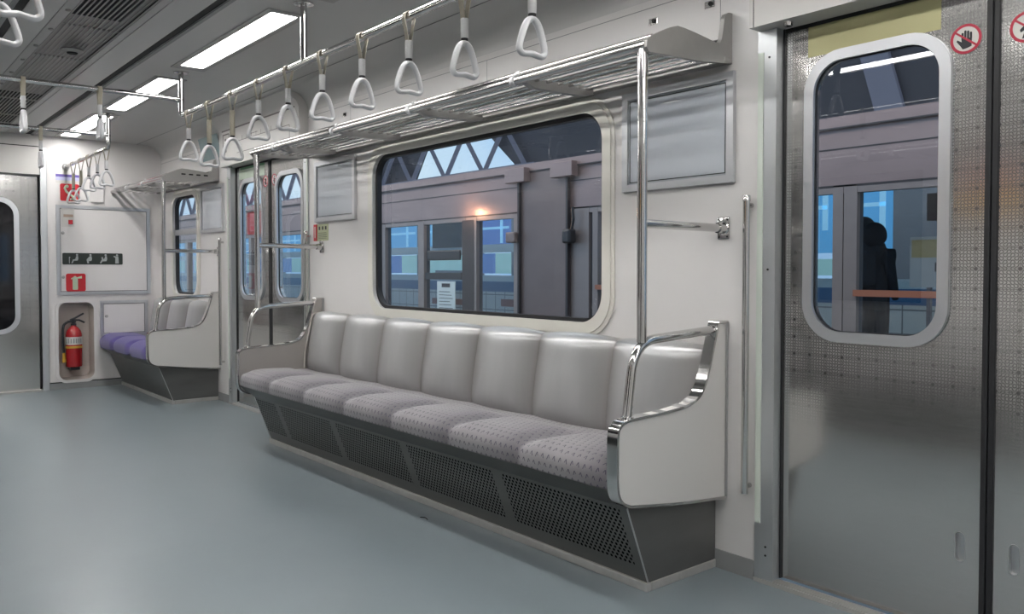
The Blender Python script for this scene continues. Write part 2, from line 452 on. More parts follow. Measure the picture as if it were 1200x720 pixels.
def ringstrip(bm, path, plane, d0, d1, th, closed=False, mi=0):
    """a ribbon following a 2D path, extending d0..d1 along the plane axis and th thick (to the left of the path)"""
    n = len(path); P = [Vector(p) for p in path]; off = []
    for i in range(n):
        if closed: t = P[(i + 1) % n] - P[i - 1]
        else: t = P[min(i + 1, n - 1)] - P[max(i - 1, 0)]
        t.normalize(); off.append(P[i] + Vector((-t.y, t.x)) * th)
    def mp(p, dd):
        return Vector((dd, p[0], p[1])) if plane == 'x' else Vector((p[0], dd, p[1])) if plane == 'y' else Vector((p[0], p[1], dd))
    rows = [[bm.verts.new(mp(q, dd)) for q, dd in ((P[i], d0), (P[i], d1), (off[i], d1), (off[i], d0))] for i in range(n)]
    for i in range(n if closed else n - 1):
        a, b2 = rows[i], rows[(i + 1) % n]
        for k in range(4):
            f = bm.faces.new((a[k], a[(k + 1) % 4], b2[(k + 1) % 4], b2[k])); f.material_index = mi
    if not closed: bm.faces.new(rows[0]); bm.faces.new(rows[-1][::-1])

# ------------------------------------------------------------------ dimensions (metres)
W = 2.51            # inner face of the window wall
YC = 1.03           # centre line of the car
WO = 2 * YC - W     # opposite wall
XE = -8.45          # end wall
XN = 3.0            # car continues this far to the right
ZC = 2.305
DC = [-.95, -5.95]  # door centres
HO = .67            # half opening
DH = 1.925

# ---- floor
b = B(); box(b, XE - .6, XN, WO - .1, W + .06, -.05, 0)
mesh('floor', b, 'floor', kind='structure')

# ---- window wall
def side_loop():
    pts = [(XE - .05, 0)]
    for c in sorted(DC):
        pts += [(c - HO, 0), (c - HO, DH + .1), (c + HO, DH + .1), (c + HO, 0)]
    pts += [(XN, 0), (XN, 2.16), (XE - .05, 2.16)]
    return pts
WIN = [(-4.345, -2.435, .868, 1.775, .13), (-8.08, -7.42, .87, 1.775, .12), (.55, 2.4, .868, 1.775, .13)]
b = B(); plate(b, side_loop(), [rrect(*w[:4], w[4], 10) for w in WIN], 'y', W, .05)
mesh('wall_right', b, 'cream', kind='structure')
for i, w in enumerate(WIN[:2]):
    root = thing('window_%d' % (i + 1), '', '', ((w[0] + w[1]) / 2, W, w[2]), kind='structure')
    b = B()
    o1 = rrect(w[0] - .062, w[1] + .062, w[2] - .062, w[3] + .062, .18, 10); i1 = rrect(w[0] + .004, w[1] - .004, w[2] + .004, w[3] - .004, .126, 10)
    o2 = rrect(w[0] - .045, w[1] + .045, w[2] - .045, w[3] + .045, .165, 10)
    plate(b, o1, [i1], 'y', W - .008, .007); plate(b, o2, [i1], 'y', W - .014, .007)
    mesh('window_frame', b, 'whitebezel', root, kind='structure')
    b = B(); plate(b, rrect(w[0] + .0, w[1] - .0, w[2] + .0, w[3] - .0, .13, 10), [rrect(w[0] + .022, w[1] - .022, w[2] + .02, w[3] - .022, .11, 10)], 'y', W + .012, .03)
    mesh('rubber_seal', b, 'black', root, kind='structure')
    b = B(); plate(b, rrect(w[0] + .01, w[1] - .01, w[2] + .01, w[3] - .01, .12, 10), [], 'y', W + .035, 0)
    mesh('pane', b, 'glass', root, kind='structure')
    if i == 1:
        b = B(); box(b, w[0] + .01, w[1] - .01, W + .004, W + .03, 1.42, 1.47)
        mesh('transom', b, 'frame', root, kind='structure')

# ---- coves, ceiling
prof = [(2.28, ZC), (2.36, ZC - .004), (2.43, ZC - .022), (2.48, ZC - .06), (2.505, ZC - .11), (W, 2.16)]
prof = [(p.x, p.y) for p in catmull([(q[0], q[1], 0) for q in prof], 5)]
b = B(); ringstrip(b, prof, 'x', XE - .05, XN, .01)
mesh('ceiling_cove', b, 'ceil', kind='structure', autosm=True)
b = B(); ringstrip(b, [(2 * YC - y, z) for y, z in prof], 'x', XE - .05, XN, -.01)
mesh('ceiling_cove', b, 'ceil', kind='structure', autosm=True)
LY0, LY1 = 1.60, 1.738
LX = [(-5.06, -3.70), (-6.76, -5.42), (-8.36, -7.02), (-3.38, -2.04), (-1.70, -.36), (0, 1.34), (1.6, 2.9)]
def ceil_panel(y0, y1, name, lights, mat):
    b = B(); holes = [[(x0, LY0 if y0 > YC else 2 * YC - LY1), (x1, LY0 if y0 > YC else 2 * YC - LY1), (x1, LY1 if y0 > YC else 2 * YC - LY0), (x0, LY1 if y0 > YC else 2 * YC - LY0)] for x0, x1 in LX] if lights else []
    plate(b, [(XE - .05, y0), (XN, y0), (XN, y1), (XE - .05, y1)], holes, 'z', ZC, .012)
    return mesh(name, b, mat, kind='structure')
SL0, SL1 = 1.352, 1.392
ceil_panel(SL1, 2.29, 'ceiling', True, 'ceil'); ceil_panel(2 * YC - 2.29, 2 * YC - SL1, 'ceiling', True, 'ceil')
ceil_panel(1.205, SL0, 'ceiling', False, 'ceil'); ceil_panel(2 * YC - SL0, .836, 'ceiling', False, 'ceil')
b = B()
plate(b, [(XE - .05, .84), (XN, .84), (XN, 1.20), (XE - .05, 1.20)], [[(XE + .5, .885), (XN - .1, .885), (XN - .1, 1.165), (XE + .5, 1.165)]], 'z', ZC, .012)
mesh('ceiling', b, 'ceil_c', kind='structure')
b = B(); box(b, XE - .1, XN + .1, WO - .1, W + .12, ZC + .06, ZC + .10)  # unseen dark slab added over the car to keep sky light out
mesh('added_sky_block_slab', b, 'dark', kind='structure')
for s in (1, -1):   # dark slot with a greenish lower lip
    ya, yb = (SL0, SL1) if s == 1 else (2 * YC - SL1, 2 * YC - SL0)
    b = B(); box(b, XE, XN, ya, yb, ZC + .003, ZC + .007, 0)
    box(b, XE, XN, (yb + .001 if s == 1 else ya - .022), (yb + .022 if s == 1 else ya - .001), ZC - .005, ZC, 1)
    mesh('trim_1', b, ['dark', 'basegrey'], kind='structure')
for y in (.838, 1.2025):
    b = B(); box(b, XE, XN, y - .002, y + .002, ZC + .005, ZC + .008); mesh('trim_2', b, 'dark', kind='structure')
# ventilation grille
vent = thing('air_vent_grille', 'long slatted air conditioning grille along the middle of the ceiling', 'vent', (-4.5, 1.025, ZC))
b = B()
x = XE + .5
while x < XN - .12:
    dk = (-4.40 < x < -2.4) or (x < -6.4)
    x2 = min(x + .7, XN - .1)
    x += .7
b = B(); box(b, XE + .5, XN - .1, .885, 1.165, ZC + .022, ZC + .03, 0)
box(b, -4.40, -2.0, .905, 1.12, ZC + .016, ZC + .022, 1); box(b, -8.0, -6.6, .885, 1.165, ZC + .016, ZC + .022, 1)
mesh('backing_plate', b, ['alu', 'dark'], vent)
for k in range(13):
    y = .892 + k * (1.158 - .892) / 12
    b = B(); box(b, XE + .5, XN - .1, y - .0032, y + .0032, ZC + .001, ZC + .005); mesh('slat', b, 'lightframe', vent)
for k in range(14):
    b = B(); xx = XE + .9 + k * .74; box(b, xx, xx + .012, .888, 1.162, ZC + .008, ZC + .016); mesh('cross_bar', b, 'alu', vent)
for k in range(22):
    b = B(); lathe(b, [(.012, 0), (.012, -.006), (.006, -.009)], (-7.8 + k * .39, .868, ZC), seg=10); mesh('screw', b, 'alu', vent)
spk = thing('ceiling_sensor', 'small round sensor disc set in the slatted ceiling grille', 'sensor', (-5.03, 1.035, ZC - .006))
b = B(); lathe(b, [(.055, .002), (.058, -.006), (.04, -.014), (.03, -.016)], (-5.03, 1.035, ZC - .006), seg=28); mesh('bezel', b, 'alu', spk, autosm=True)
b = B(); lathe(b, [(.028, -.016), (.024, -.022)], (-5.03, 1.035, ZC - .006), seg=20); mesh('lens', b, 'dark', spk)

# lights
LN = {-5.06: 'long ceiling lamp nearest the camera, above the grey bench', -6.76: 'second ceiling lamp, seen behind the crosswise hand rail', -8.36: 'farthest ceiling lamp, next to the end wall'}
for s in (1, -1):
    for x0, x1 in LX:
        ya, yb = (LY0, LY1) if s == 1 else (2 * YC - LY1, 2 * YC - LY0)
        lb = LN.get(x0) if s == 1 else None
        L = thing('ceiling_light', lb or 'recessed ceiling lamp outside the photographed part of the car', 'ceiling light', ((x0 + x1) / 2, (ya + yb) / 2, ZC), 'recessed ceiling lamps')
        b = B(); plate(b, [(x0 - .03, ya - .028), (x1 + .03, ya - .028), (x1 + .03, yb + .028), (x0 - .03, yb + .028)], [[(x0 + .05, ya + .004), (x1 - .01, ya + .004), (x1 - .01, yb - .004), (x0 + .05, yb - .004)]], 'z', ZC - .006, .006)
        mesh('frame', b, 'lightframe', L)
        b = B(); box(b, x0 + .04, x1, ya, yb, ZC + .0, ZC + .012); mesh('diffuser', b, 'lamp' , L)

# ---- opposite wall and the near end (only seen in reflections)
b = B(); box(b, XE - .05, XN, WO - .05, WO, 0, 2.16); mesh('wall_left', b, 'cream', kind='structure')
for c in (-5.95, -.95, 2.2):
    b = B(); box(b, c - .66, c + .66, WO, WO + .02, .02, 1.9, 0); box(b, c - .5, c - .1, WO + .02, WO + .024, .9, 1.78, 1); box(b, c + .1, c + .5, WO + .02, WO + .024, .9, 1.78, 1)
    mesh('door_4', b, ['door', 'darkglass'], kind='structure')
b = B(); box(b, -4.3, -2.5, WO, WO + .01, .88, 1.76); mesh('window_3', b, 'darkglass', kind='structure')
b = B(); box(b, XN, XN + .05, WO - .05, W + .05, 0, 2.36); mesh('wall_near', b, 'cream', kind='structure')

# ---- end wall with gangway door opening and extinguisher recess
GY0, GY1, GZ = 2 * YC - 1.46 + .02, 1.46, 1.944
out = [(WO - .02, 0), (GY0, 0), (GY0, GZ), (GY1, GZ), (GY1, 0), (W + .02, 0), (W + .02, 2.15), (2.505, 2.2), (2.48, 2.25), (2.42, 2.29), (2.3, 2.31), (2 * YC - 2.3, 2.31), (2 * YC - 2.42, 2.29), (2 * YC - 2.48, 2.25), (2 * YC - 2.505, 2.2), (WO - .02, 2.15)]
NI = (1.588, 1.893, .078, .80, .07)
b = B(); plate(b, out, [rrect(*NI)], 'x', XE, -.05)
mesh('wall_end', b, 'cream_end', kind='structure')
# recess tray
b = B(); n = rrect(NI[0], NI[1], NI[2], NI[3], NI[4])
n2 = rrect(NI[0] + .018, NI[1] - .018, NI[2] + .018, NI[3] - .018, .055)
va = [b.verts.new((XE - .001, p[0], p[1])) for p in n]; vb = [b.verts.new((XE - .13, p[0], p[1])) for p in n2]
for i in range(len(n)): b.faces.new((va[i], va[(i + 1) % len(n)], vb[(i + 1) % len(n)], vb[i]))
b.faces.new(vb)
rec = thing('extinguisher_recess', 'rounded recess in the end wall that holds the fire extinguisher', 'wall recess', (XE, 1.74, .078))
mesh('tray', b, 'niche', rec)
b = B(); plate(b, rrect(NI[0] - .022, NI[1] + .022, NI[2] - .022, NI[3] + .022, .09), [rrect(NI[0] + .004, NI[1] - .004, NI[2] + .004, NI[3] - .004, .068)], 'x', XE + .001, .010)
mesh('rim', b, 'cream_end', rec)
# corner post and gangway door
b = B(); box(b, XE - .06, XE + .012, GY1, GY1 + .055, 0, 2.20, 0, .004); mesh('trim_3', b, 'jamb', kind='structure')
b = B(); box(b, XE - .06, XE + .012, GY0 - .055, GY0, 0, 2.20, 0, .004); mesh('trim_3', b, 'jamb', kind='structure')
b = B(); box(b, XE, XE + .006, GY0, GY1, 2.198, 2.206); box(b, XE, XE + .02, GY0, GY1, GZ, GZ + .006); mesh('trim_4', b, 'dark', kind='structure')
b = B(); box(b, XE, XE + .004, GY0, GY1, GZ + .006, 2.30); mesh('trim_5', b, 'header', kind='structure')
d3 = thing('door_3', '', '', (XE - .05, 1.03, 0), kind='structure')
b = B(); plate(b, [(GY0, .01), (GY1, .01), (GY1, GZ), (GY0, GZ)], [rrect(GY0 + .2, GY1 - .2, .565, 1.70, .12)], 'x', XE - .05, -.03)
mesh('door_panel', b, 'door', d3, kind='structure')
b = B(); plate(b, rrect(GY0 + .16, GY1 - .16, .525, 1.74, .155), [rrect(GY0 + .2, GY1 - .2, .565, 1.70, .12)], 'x', XE - .05, .010)
mesh('window_frame', b, 'frame', d3, kind='structure')
b = B(); plate(b, rrect(GY0 + .2, GY1 - .2, .565, 1.70, .12), [], 'x', XE - .058, 0); mesh('pane', b, 'darkglass', d3, kind='structure')
b = B(); box(b, XE - .09, XE + .02, GY0, GY1, -.002, .014); mesh('door_sill', b, 'trimgrey', d3, kind='structure')
b = B(); box(b, XE - .048, XE - .04, GY1 - .012, GY1, .01, GZ); mesh('rubber_edge', b, 'black', d3, kind='structure')

# cabinets on the end wall
def cabinet(name, lab, y0, y1, z0, z1, fr, locks, th=.012):
    C = thing(name, lab, 'cabinet', (XE, (y0 + y1) / 2, z0))
    b = B(); plate(b, [(y0, z0), (y1, z0), (y1, z1), (y0, z1)], [[(y0 + fr, z0 + fr), (y1 - fr, z0 + fr), (y1 - fr, z1 - fr), (y0 + fr, z1 - fr)]], 'x', XE + .001, th)
    mesh('frame', b, 'frame', C)
    b = B(); box(b, XE + .001, XE + .008, y0 + fr + .004, y1 - fr - .004, z0 + fr + .004, z1 - fr - .004)
    d = mesh('door', b, 'cream_end', C)
    b = B(); box(b, XE + .0005, XE + .002, y0 + fr, y1 - fr, z0 + fr, z1 - fr); mesh('gap', b, 'dark', C)
    for ly, lz in locks:
        b = B(); lathe(b, [(.014, 0), (.014, .006), (.009, .009)], (XE + .008, ly, lz), 'x', 14); mesh('lock', b, 'alu', d)
    return C
cabinet('wall_cabinet', 'large cream equipment cabinet on the end wall with metal frame', 1.585, 2.396, .866, 1.69, .03, [(1.638, 1.435), (1.638, 1.03)])
cabinet('wall_cabinet', 'small low cabinet on the end wall beside the fire extinguisher', 1.943, 2.368, .468, .806, .028, [(1.997, .66)])

# signs on the end wall
def xs(b, loop, x, th=.0015, mi=0): plate(b, loop, [], 'x', x, th, mi)
S = thing('priority_seat_sign', 'dark strip with four grey seated passenger pictograms on the end wall cabinet', 'sign', (XE + .009, 1.89, 1.14))
b = B(); xs(b, rrect(1.632, 2.145, 1.146, 1.252, .01), XE + .0085, .003); mesh('plate', b, 'signdark', S)
def figure(b, y, z, s, kind, x):
    hd = circ(y + .010 * s, z + .036 * s, .009 * s, 14); xs(b, hd, x)
    if kind == 0:   # elderly with cane
        xs(b, [(y + .018 * s, z + .026 * s), (y + .004 * s, z + .026 * s), (y - .004 * s, z), (y - .024 * s, z - .006 * s), (y - .036 * s, z - .036 * s), (y - .026 * s, z - .038 * s), (y - .016 * s, z - .016 * s), (y + .014 * s, z - .014 * s), (y + .020 * s, z)], x)
        xs(b, [(y - .054 * s, z + .016 * s), (y - .050 * s, z + .020 * s), (y - .042 * s, z + .014 * s), (y - .048 * s, z + .010 * s), (y - .049 * s, z - .038 * s), (y - .054 * s, z - .038 * s)], x)
    elif kind == 1: # pregnant
        xs(b, [(y + .018 * s, z + .026 * s), (y + .004 * s, z + .026 * s), (y - .012 * s, z + .008 * s), (y - .022 * s, z - .006 * s), (y - .016 * s, z - .036 * s), (y - .004 * s, z - .038 * s), (y - .004 * s, z - .018 * s), (y + .016 * s, z - .016 * s), (y + .022 * s, z)], x)
    elif kind == 2: # with child
        xs(b, [(y + .020 * s, z + .026 * s), (y + .006 * s, z + .026 * s), (y, z + .004 * s), (y - .026 * s, z - .010 * s), (y - .038 * s, z - .034 * s), (y - .028 * s, z - .038 * s), (y - .016 * s, z - .020 * s), (y + .016 * s, z - .018 * s), (y + .022 * s, z)], x)
        xs(b, circ(y - .018 * s, z + .012 * s, .007 * s, 12), x)
        xs(b, [(y - .010 * s, z + .006 * s), (y - .024 * s, z + .004 * s), (y - .022 * s, z - .008 * s), (y - .006 * s, z - .004 * s)], x)
    else:           # injured, standing
        xs(b, [(y + .020 * s, z + .026 * s), (y + .002 * s, z + .026 * s), (y - .018 * s, z + .030 * s), (y - .020 * s, z + .022 * s), (y - .004 * s, z + .012 * s), (y - .006 * s, z - .038 * s), (y + .024 * s, z - .038 * s), (y + .022 * s, z)], x)
b = B()
for k, y in enumerate((1.742, 1.855, 1.985, 2.085)):
    b = B(); figure(b, y, 1.197, 1.05, k, XE + .0118); mesh('pictogram', b, 'picto', S)
S = thing('extinguisher_sign', 'red square sign with pale extinguisher symbol on the end wall cabinet', 'sign', (XE + .009, 1.74, .895))
b = B(); xs(b, rrect(1.658, 1.822, .898, 1.062, .018), XE + .0085, .003); mesh('plate', b, 'redsign', S)
b = B(); xs(b, rrect(1.712, 1.756, .913, 1.018, .008), XE + .0118); xs(b, circ(1.733, 1.025, .014, 14), XE + .0118)
xs(b, [(1.70, 1.018), (1.728, 1.036), (1.728, 1.028), (1.703, 1.008)], XE + .0118); xs(b, [(1.742, 1.026), (1.79, 1.04), (1.79, 1.018), (1.742, 1.016)], XE + .0118)
mesh('symbol', b, 'glow', S)
S = thing('emergency_phone_sign', 'red square sign with cream telephone receiver behind the far hanging handles', 'sign', (XE + .002, 1.70, 1.72))
b = B(); xs(b, rrect(1.622, 1.782, 1.728, 1.885, .016), XE + .001, .003); mesh('plate', b, 'redsign', S)
b = B()
tube(b, [(XE + .0045, 1.672, 1.865), (XE + .0045, 1.66, 1.845), (XE + .0045, 1.672, 1.815), (XE + .0045, 1.70, 1.79), (XE + .0045, 1.735, 1.765)], .010, 8, up=(1, 0, 0), rx=1.)
xs(b, circ(1.678, 1.862, .015, 14), XE + .0045); xs(b, circ(1.735, 1.752, .02, 14), XE + .0045); xs(b, rrect(1.70, 1.75, 1.738, 1.752, .005), XE + .0045)
mesh('symbol', b, 'glow', S)
S = thing('purple_header_notice', 'white notice with purple top stripe above the red telephone sign', 'notice', (XE + .002, 1.68, 1.89))
b = B(); box(b, XE + .001, XE + .002, 1.588, 1.782, 1.89, 1.970); mesh('sheet', b, 'paper', S)
b = B(); box(b, XE + .002, XE + .0028, 1.588, 1.782, 1.946, 1.970); mesh('stripe', b, 'purpleink', S)
b = B(); box(b, XE + .002, XE + .0028, 1.588, 1.782, 1.915, 1.946); mesh('pale_stripe', b, 'blueink', S)
b = B(); box(b, XE, XE + .02, 1.865, 1.985, 1.728, 1.91, 0, .004); tag(mesh('wall_panel_box', b, 'cream_end', loc=(XE, 1.92, 1.728)), 'plain cream wall box above the equipment cabinet, right of the telephone sign', 'wall box')
S = thing('instruction_label', 'small paper label with a dark red square at the upper left of the cabinet', 'label', (XE + .009, 1.68, 1.49))
b = B(); box(b, XE + .0085, XE + .0095, 1.628, 1.735, 1.49, 1.665); mesh('sheet', b, 'paper', S)
b = B(); box(b, XE + .0095, XE + .0102, 1.645, 1.725, 1.58, 1.605); mesh('tan_bar', b, 'tan', S)
b = B(); box(b, XE + .0095, XE + .0102, 1.685, 1.722, 1.515, 1.555); mesh('red_square', b, 'redsign', S)

# baseboards
for i, (x0, x1) in enumerate([(XE, DC[1] - HO - .07), (DC[1] + HO + .07, DC[0] - HO - .07), (DC[0] + HO + .07, XN)]):
    b = B(); box(b, x0, x1, W - .006, W, 0, .068); mesh('baseboard_right', b, 'basegrey', kind='structure')
b = B(); box(b, XE, XE + .006, GY1 + .055, W, 0, .06, 0); box(b, XE, XE + .010, GY1 + .055, W, .06, .068, 1); mesh('baseboard_end', b, ['basegrey', 'dark'], kind='structure')

# ---- doors
for di, c in enumerate(DC):
    root = thing('door_%d' % (di + 1), '', '', (c, W, 0), kind='structure')
    seam = c
    for s in (-1, 1):
        xa, xb = (c - HO + .004, seam - .018) if s < 0 else (seam + .018, c + HO - .004)
        gx0, gx1 = (c - .552, c - .142) if s < 0 else (c + .142, c + .552)
        hole = rrect(gx0, gx1, .893, 1.785, .1, 9)
        rec_ = rrect(seam + s * .072 - .012, seam + s * .072 + .012, .242, .326, .0118, 6)
        b = B(); plate(b, [(xa, .022), (xb, .022), (xb, DH + .08), (xa, DH + .08)], [hole, rec_], 'y', W + .04, .03)
        leaf = mesh('door_leaf', b, 'door', root, kind='structure')
        b = B(); o1 = rrect(gx0 - .032, gx1 + .032, .861, 1.817, .128, 9)
        plate(b, o1, [rrect(gx0 + .002, gx1 - .002, .895, 1.783, .098, 9)], 'y', W + .027, .013)
        bmesh.ops.bevel(b, geom=[e for e in b.edges if e.calc_face_angle(0) > .7], offset=.003, segments=1, affect='EDGES')
        mesh('window_frame', b, 'frame', leaf, kind='structure')
        b = B(); plate(b, rrect(gx0 - .005, gx1 + .005, .888, 1.79, .1, 9), [rrect(gx0 + .005, gx1 - .005, .898, 1.78, .095, 9)], 'y', W + .041, .008); mesh('rubber_seal', b, 'black', leaf, kind='structure')
        b = B(); plate(b, rrect(gx0 - .003, gx1 + .003, .89, 1.788, .1, 9), [], 'y', W + .052, 0); mesh('pane', b, 'glass', leaf, kind='structure')
        b = B(); x_ = seam + s * .018; box(b, min(x_, x_ - s * .017), max(x_, x_ - s * .017), W + .032, W + .07, .022, DH + .08, 0, .004)
        mesh('rubber_edge', b, 'black', leaf, kind='structure')
        b = B(); hx = seam + s * .072
        ringstrip(b, rrect(hx - .0135, hx + .0135, .2405, .3275, .0133, 6), 'y', W + .038, W + .042, .002, True)
        ringstrip(b, rrect(hx - .012, hx + .012, .242, .326, .0118, 6), 'y', W + .04, W + .052, .0008, True)
        plate(b, rrect(hx - .012, hx + .012, .242, .326, .0118, 6), [], 'y', W + .052, 0)
        mesh('finger_pull', b, 'satin', leaf, kind='structure')
    b = B(); box(b, c - HO, c - HO + .009, W + .032, W + .0395, .02, DH + .08); box(b, c + HO - .009, c + HO, W + .032, W + .0395, .02, DH + .08); mesh('rubber_strip', b, 'black', root, kind='structure')
    # jambs
    for s in (-1, 1):
        xo = c + s * (HO + .07); xi = c + s * HO
        b = B(); box(b, min(xo, xi), max(xo, xi), W - .008, W - .001, .0, 1.925); box(b, min(xi, xi - s * .003), max(xi, xi - s * .003), W - .008, W + .038, 0, 1.925)
        mesh('door_jamb', b, 'jamb', root, kind='structure')
        b = B(); xg = c + s * (HO + .057); box(b, xg - .011, xg + .011, W - .011, W - .008, .21, 1.85)
        mesh('glow_strip', b, 'glowstrip', root, kind='structure')
        for z in (.1, .13, 1.1, 1.83):
            b = B(); lathe(b, [(.004, 0), (.003, -.003)], (c + s * (HO + .025), W - .008, z), 'y', 10); mesh('screw', b, 'dark', root, kind='structure')
    b = B(); box(b, c - HO - .07, c + HO + .07, W - .012, W + .04, 0, .014, 0)
    for k in range(4): box(b, c - HO, c + HO, W - .004 + k * .009, W - .001 + k * .009, .014, .0175, 0)
    mesh('threshold', b, 'trimgrey', root, kind='structure')
    # header box
    b = B(); hp = [(2.44, DH), (2.56, DH), (2.56, 2.33), (2.34, 2.33), (2.34, 2.29), (2.42, 2.235), (2.44, 2.20)]
    plate(b, hp, [], 'x', c - .735, 1.47)
    mesh('door_header', b, 'header', root, kind='structure', autosm=True)
    b = B(); box(b, c - HO, c + HO, 2.545, 2.551, DH - .012, DH + .002); mesh('header_gap', b, 'dark', root, kind='structure')
    if di == 0:
        b = B(); box(b, c - .718, c - .7165, 2.438, 2.4405, DH, 2.2); mesh('header_seam', b, 'dark', root, kind='structure')
    b = B(); lathe(b, [(.016, 0), (.014, -.012), (.004, -.014)], (c - HO + .06, 2.48, DH), 'z', 16); mesh('header_lock', b, 'chrome', root, kind='structure')

# stickers on the door leaves
def ys(b, loop, y, th=-.001, mi=0, holes=()): plate(b, loop, holes, 'y', y, th, mi)
YD = W + .04
def sticker(x, z, r, kind, lab):
    S = thing('prohibition_sticker', lab, 'sticker', (x, YD, z - r), 'round red prohibition stickers on the doors')
    b = B(); ys(b, circ(x, z, r), YD - .0005, -.0008); mesh('disc', b, 'stickerwhite', S)
    b = B(); y = YD - .0014; q = r / .045
    if kind == 'hand':
        ys(b, [(x - .013 * q, z + .0 * q), (x + .017 * q, z + .002 * q), (x + .016 * q, z - .024 * q), (x + .004 * q, z - .028 * q), (x - .009 * q, z - .030 * q), (x - .015 * q, z - .020 * q), (x - .027 * q, z - .004 * q), (x - .025 * q, z + .001 * q), (x - .012 * q, z - .008 * q)], y)
        for k, h in ((-.010, .020), (-.002, .026), (.006, .024), (.014, .019)):
            ys(b, rrect(x + (k - .0032) * q, x + (k + .0032) * q, z - .002 * q, z + h * q, .003 * q, 4), y)
    else:
        ys(b, circ(x + .002 * q, z + .024 * q, .0065 * q, 14), y)
        ys(b, [(x - .005 * q, z + .014 * q), (x + .008 * q, z + .014 * q), (x + .010 * q, z - .004 * q), (x + .006 * q, z - .032 * q), (x - .012 * q, z - .032 * q), (x - .004 * q, z - .008 * q), (x - .016 * q, z - .014 * q), (x - .018 * q, z - .006 * q), (x - .008 * q, z + .004 * q)], y)
        ys(b, [(x + .009 * q, z + .012 * q), (x + .024 * q, z + .004 * q), (x + .024 * q, z - .002 * q), (x + .009 * q, z + .004 * q)], y)
    mesh('symbol', b, 'ink', S)
    b = B(); ys(b, circ(x, z, r), YD - .0022, -.0006, holes=[circ(x, z, r * .82)])
    a = radians(-38); ca, sa = cos(a), sin(a); L, h = r * .86, r * .065
    ys(b, [(x + u * ca - v * sa, z + u * sa + v * ca) for u, v in ((-L, -h), (L, -h), (L, h), (-L, h))], YD - .0022, -.0006)
    mesh('ring', b, 'redring', S)
sticker(DC[0] - .075, 1.768, .043, 'hand', 'round no-touching sticker with a black hand on the near left door')
sticker(DC[0] + .083, 1.768, .043, 'man', 'round no-leaning sticker with a black figure at the right photo edge')
sticker(DC[1] - .075, 1.768, .043, 'hand', 'round red sticker on the left leaf of the far door')
sticker(DC[1] + .083, 1.768, .043, 'man', 'round red sticker on the right leaf of the far door')
b = B(); ys(b, [(-1.527, 1.812), (-1.096, 1.812), (-1.096, 1.945), (-1.527, 1.945)], YD - .0005)
tag(mesh('yellow_notice', b, 'yellow', loc=(-1.31, YD, 1.812)), 'blank olive yellow rectangle above the near door window', 'notice')
S = thing('green_door_notice', 'green and white notice above the left window of the far door', 'notice', (-6.28, YD, 1.80))
b = B(); ys(b, [(-6.55, 1.82), (-6.05, 1.82), (-6.05, 1.945), (-6.55, 1.945)], YD - .0005); mesh('sheet', b, 'mint', S)
b = B(); ys(b, [(-6.52, 1.895), (-6.05, 1.895), (-6.05, 1.94), (-6.52, 1.94)], YD - .0018); mesh('green_band', b, 'green', S)

# route map on the far header
S = thing('route_map', 'long pale route map on the box above the far door', 'map', (-5.95, 2.44, 2.0))
b = B(); box(b, -6.62, -5.27, 2.4365, 2.4395, 1.975, 2.195); mesh('sheet', b, 'header', S)
b = B(); y = 2.4355
for x0, x1, z0, z1 in [(-6.62, -5.27, 2.195, 2.207), (-6.60, -6.585, 1.99, 2.175), (-6.585, -6.47, 2.165, 2.175), (-6.47, -6.46, 2.12, 2.17), (-6.3, -5.35, 2.09, 2.094), (-6.3, -5.35, 2.0, 2.004), (-5.355, -5.35, 2.0, 2.094), (-6.1, -5.9, 2.115, 2.119)]:
    box(b, x0, x1, y, y + .001, z0, z1)
for k in range(9): box(b, -6.2 + k * .09, -6.196 + k * .09, y, y + .001, 2.094, 2.125)
for k in range(4):
    box(b, -6.56, -6.52, y, y + .001, 2.03 + k * .03, 2.048 + k * .03)
mesh('route_lines', b, 'line', S)
# poster on the cove panel, latches
S = thing('poster', 'teal poster on the upper wall left of the route map', 'poster', (-7.1, 2.5, 2.02))
b = B(); vs = [b.verts.new(p) for p in ((-7.25, 2.504, 2.03), (-6.80, 2.504, 2.03), (-6.80, 2.46, 2.22), (-7.25, 2.46, 2.22))]; b.faces.new(vs)
mesh('sheet', b, 'teal', S)
def latch(x, z, lab):
    L = thing('panel_latch', lab, 'latch', (x, W, z))
    b = B(); box(b, x - .022, x + .022, W - .004, W, z - .013, z + .013, 0, .002); mesh('plate', b, 'chrome', L)
    b = B(); lathe(b, [(.009, 0), (.008, -.006)], (x + .006, W - .004, z), 'y', 12); mesh('turn_button', b, 'dark', L)
latch(-2.172, 2.074, 'left metal latch on the upper panel above the rack end'); latch(-1.902, 2.074, 'right metal latch on the upper panel above the rack end'); latch(-4.70, 2.074, 'small latch on the upper panel beside the far door header')
b = B()
for x in (-4.625, -1.855, -3.24): box(b, x - .0012, x + .0012, W - .001, W + .001, 1.93, 2.13)
box(b, XE, DC[1] - .735, W - .001, W + .001, 2.129, 2.132); box(b, DC[1] + .735, DC[0] - .735, W - .001, W + .001, 2.129, 2.132)
mesh('trim_6', b, 'basegrey', kind='structure')
b = B()
for y in (2.29,): box(b, XE, XN, y - .001, y + .001, ZC - .004, ZC - .001)
mesh('trim_7', b, 'basegrey', kind='structure')

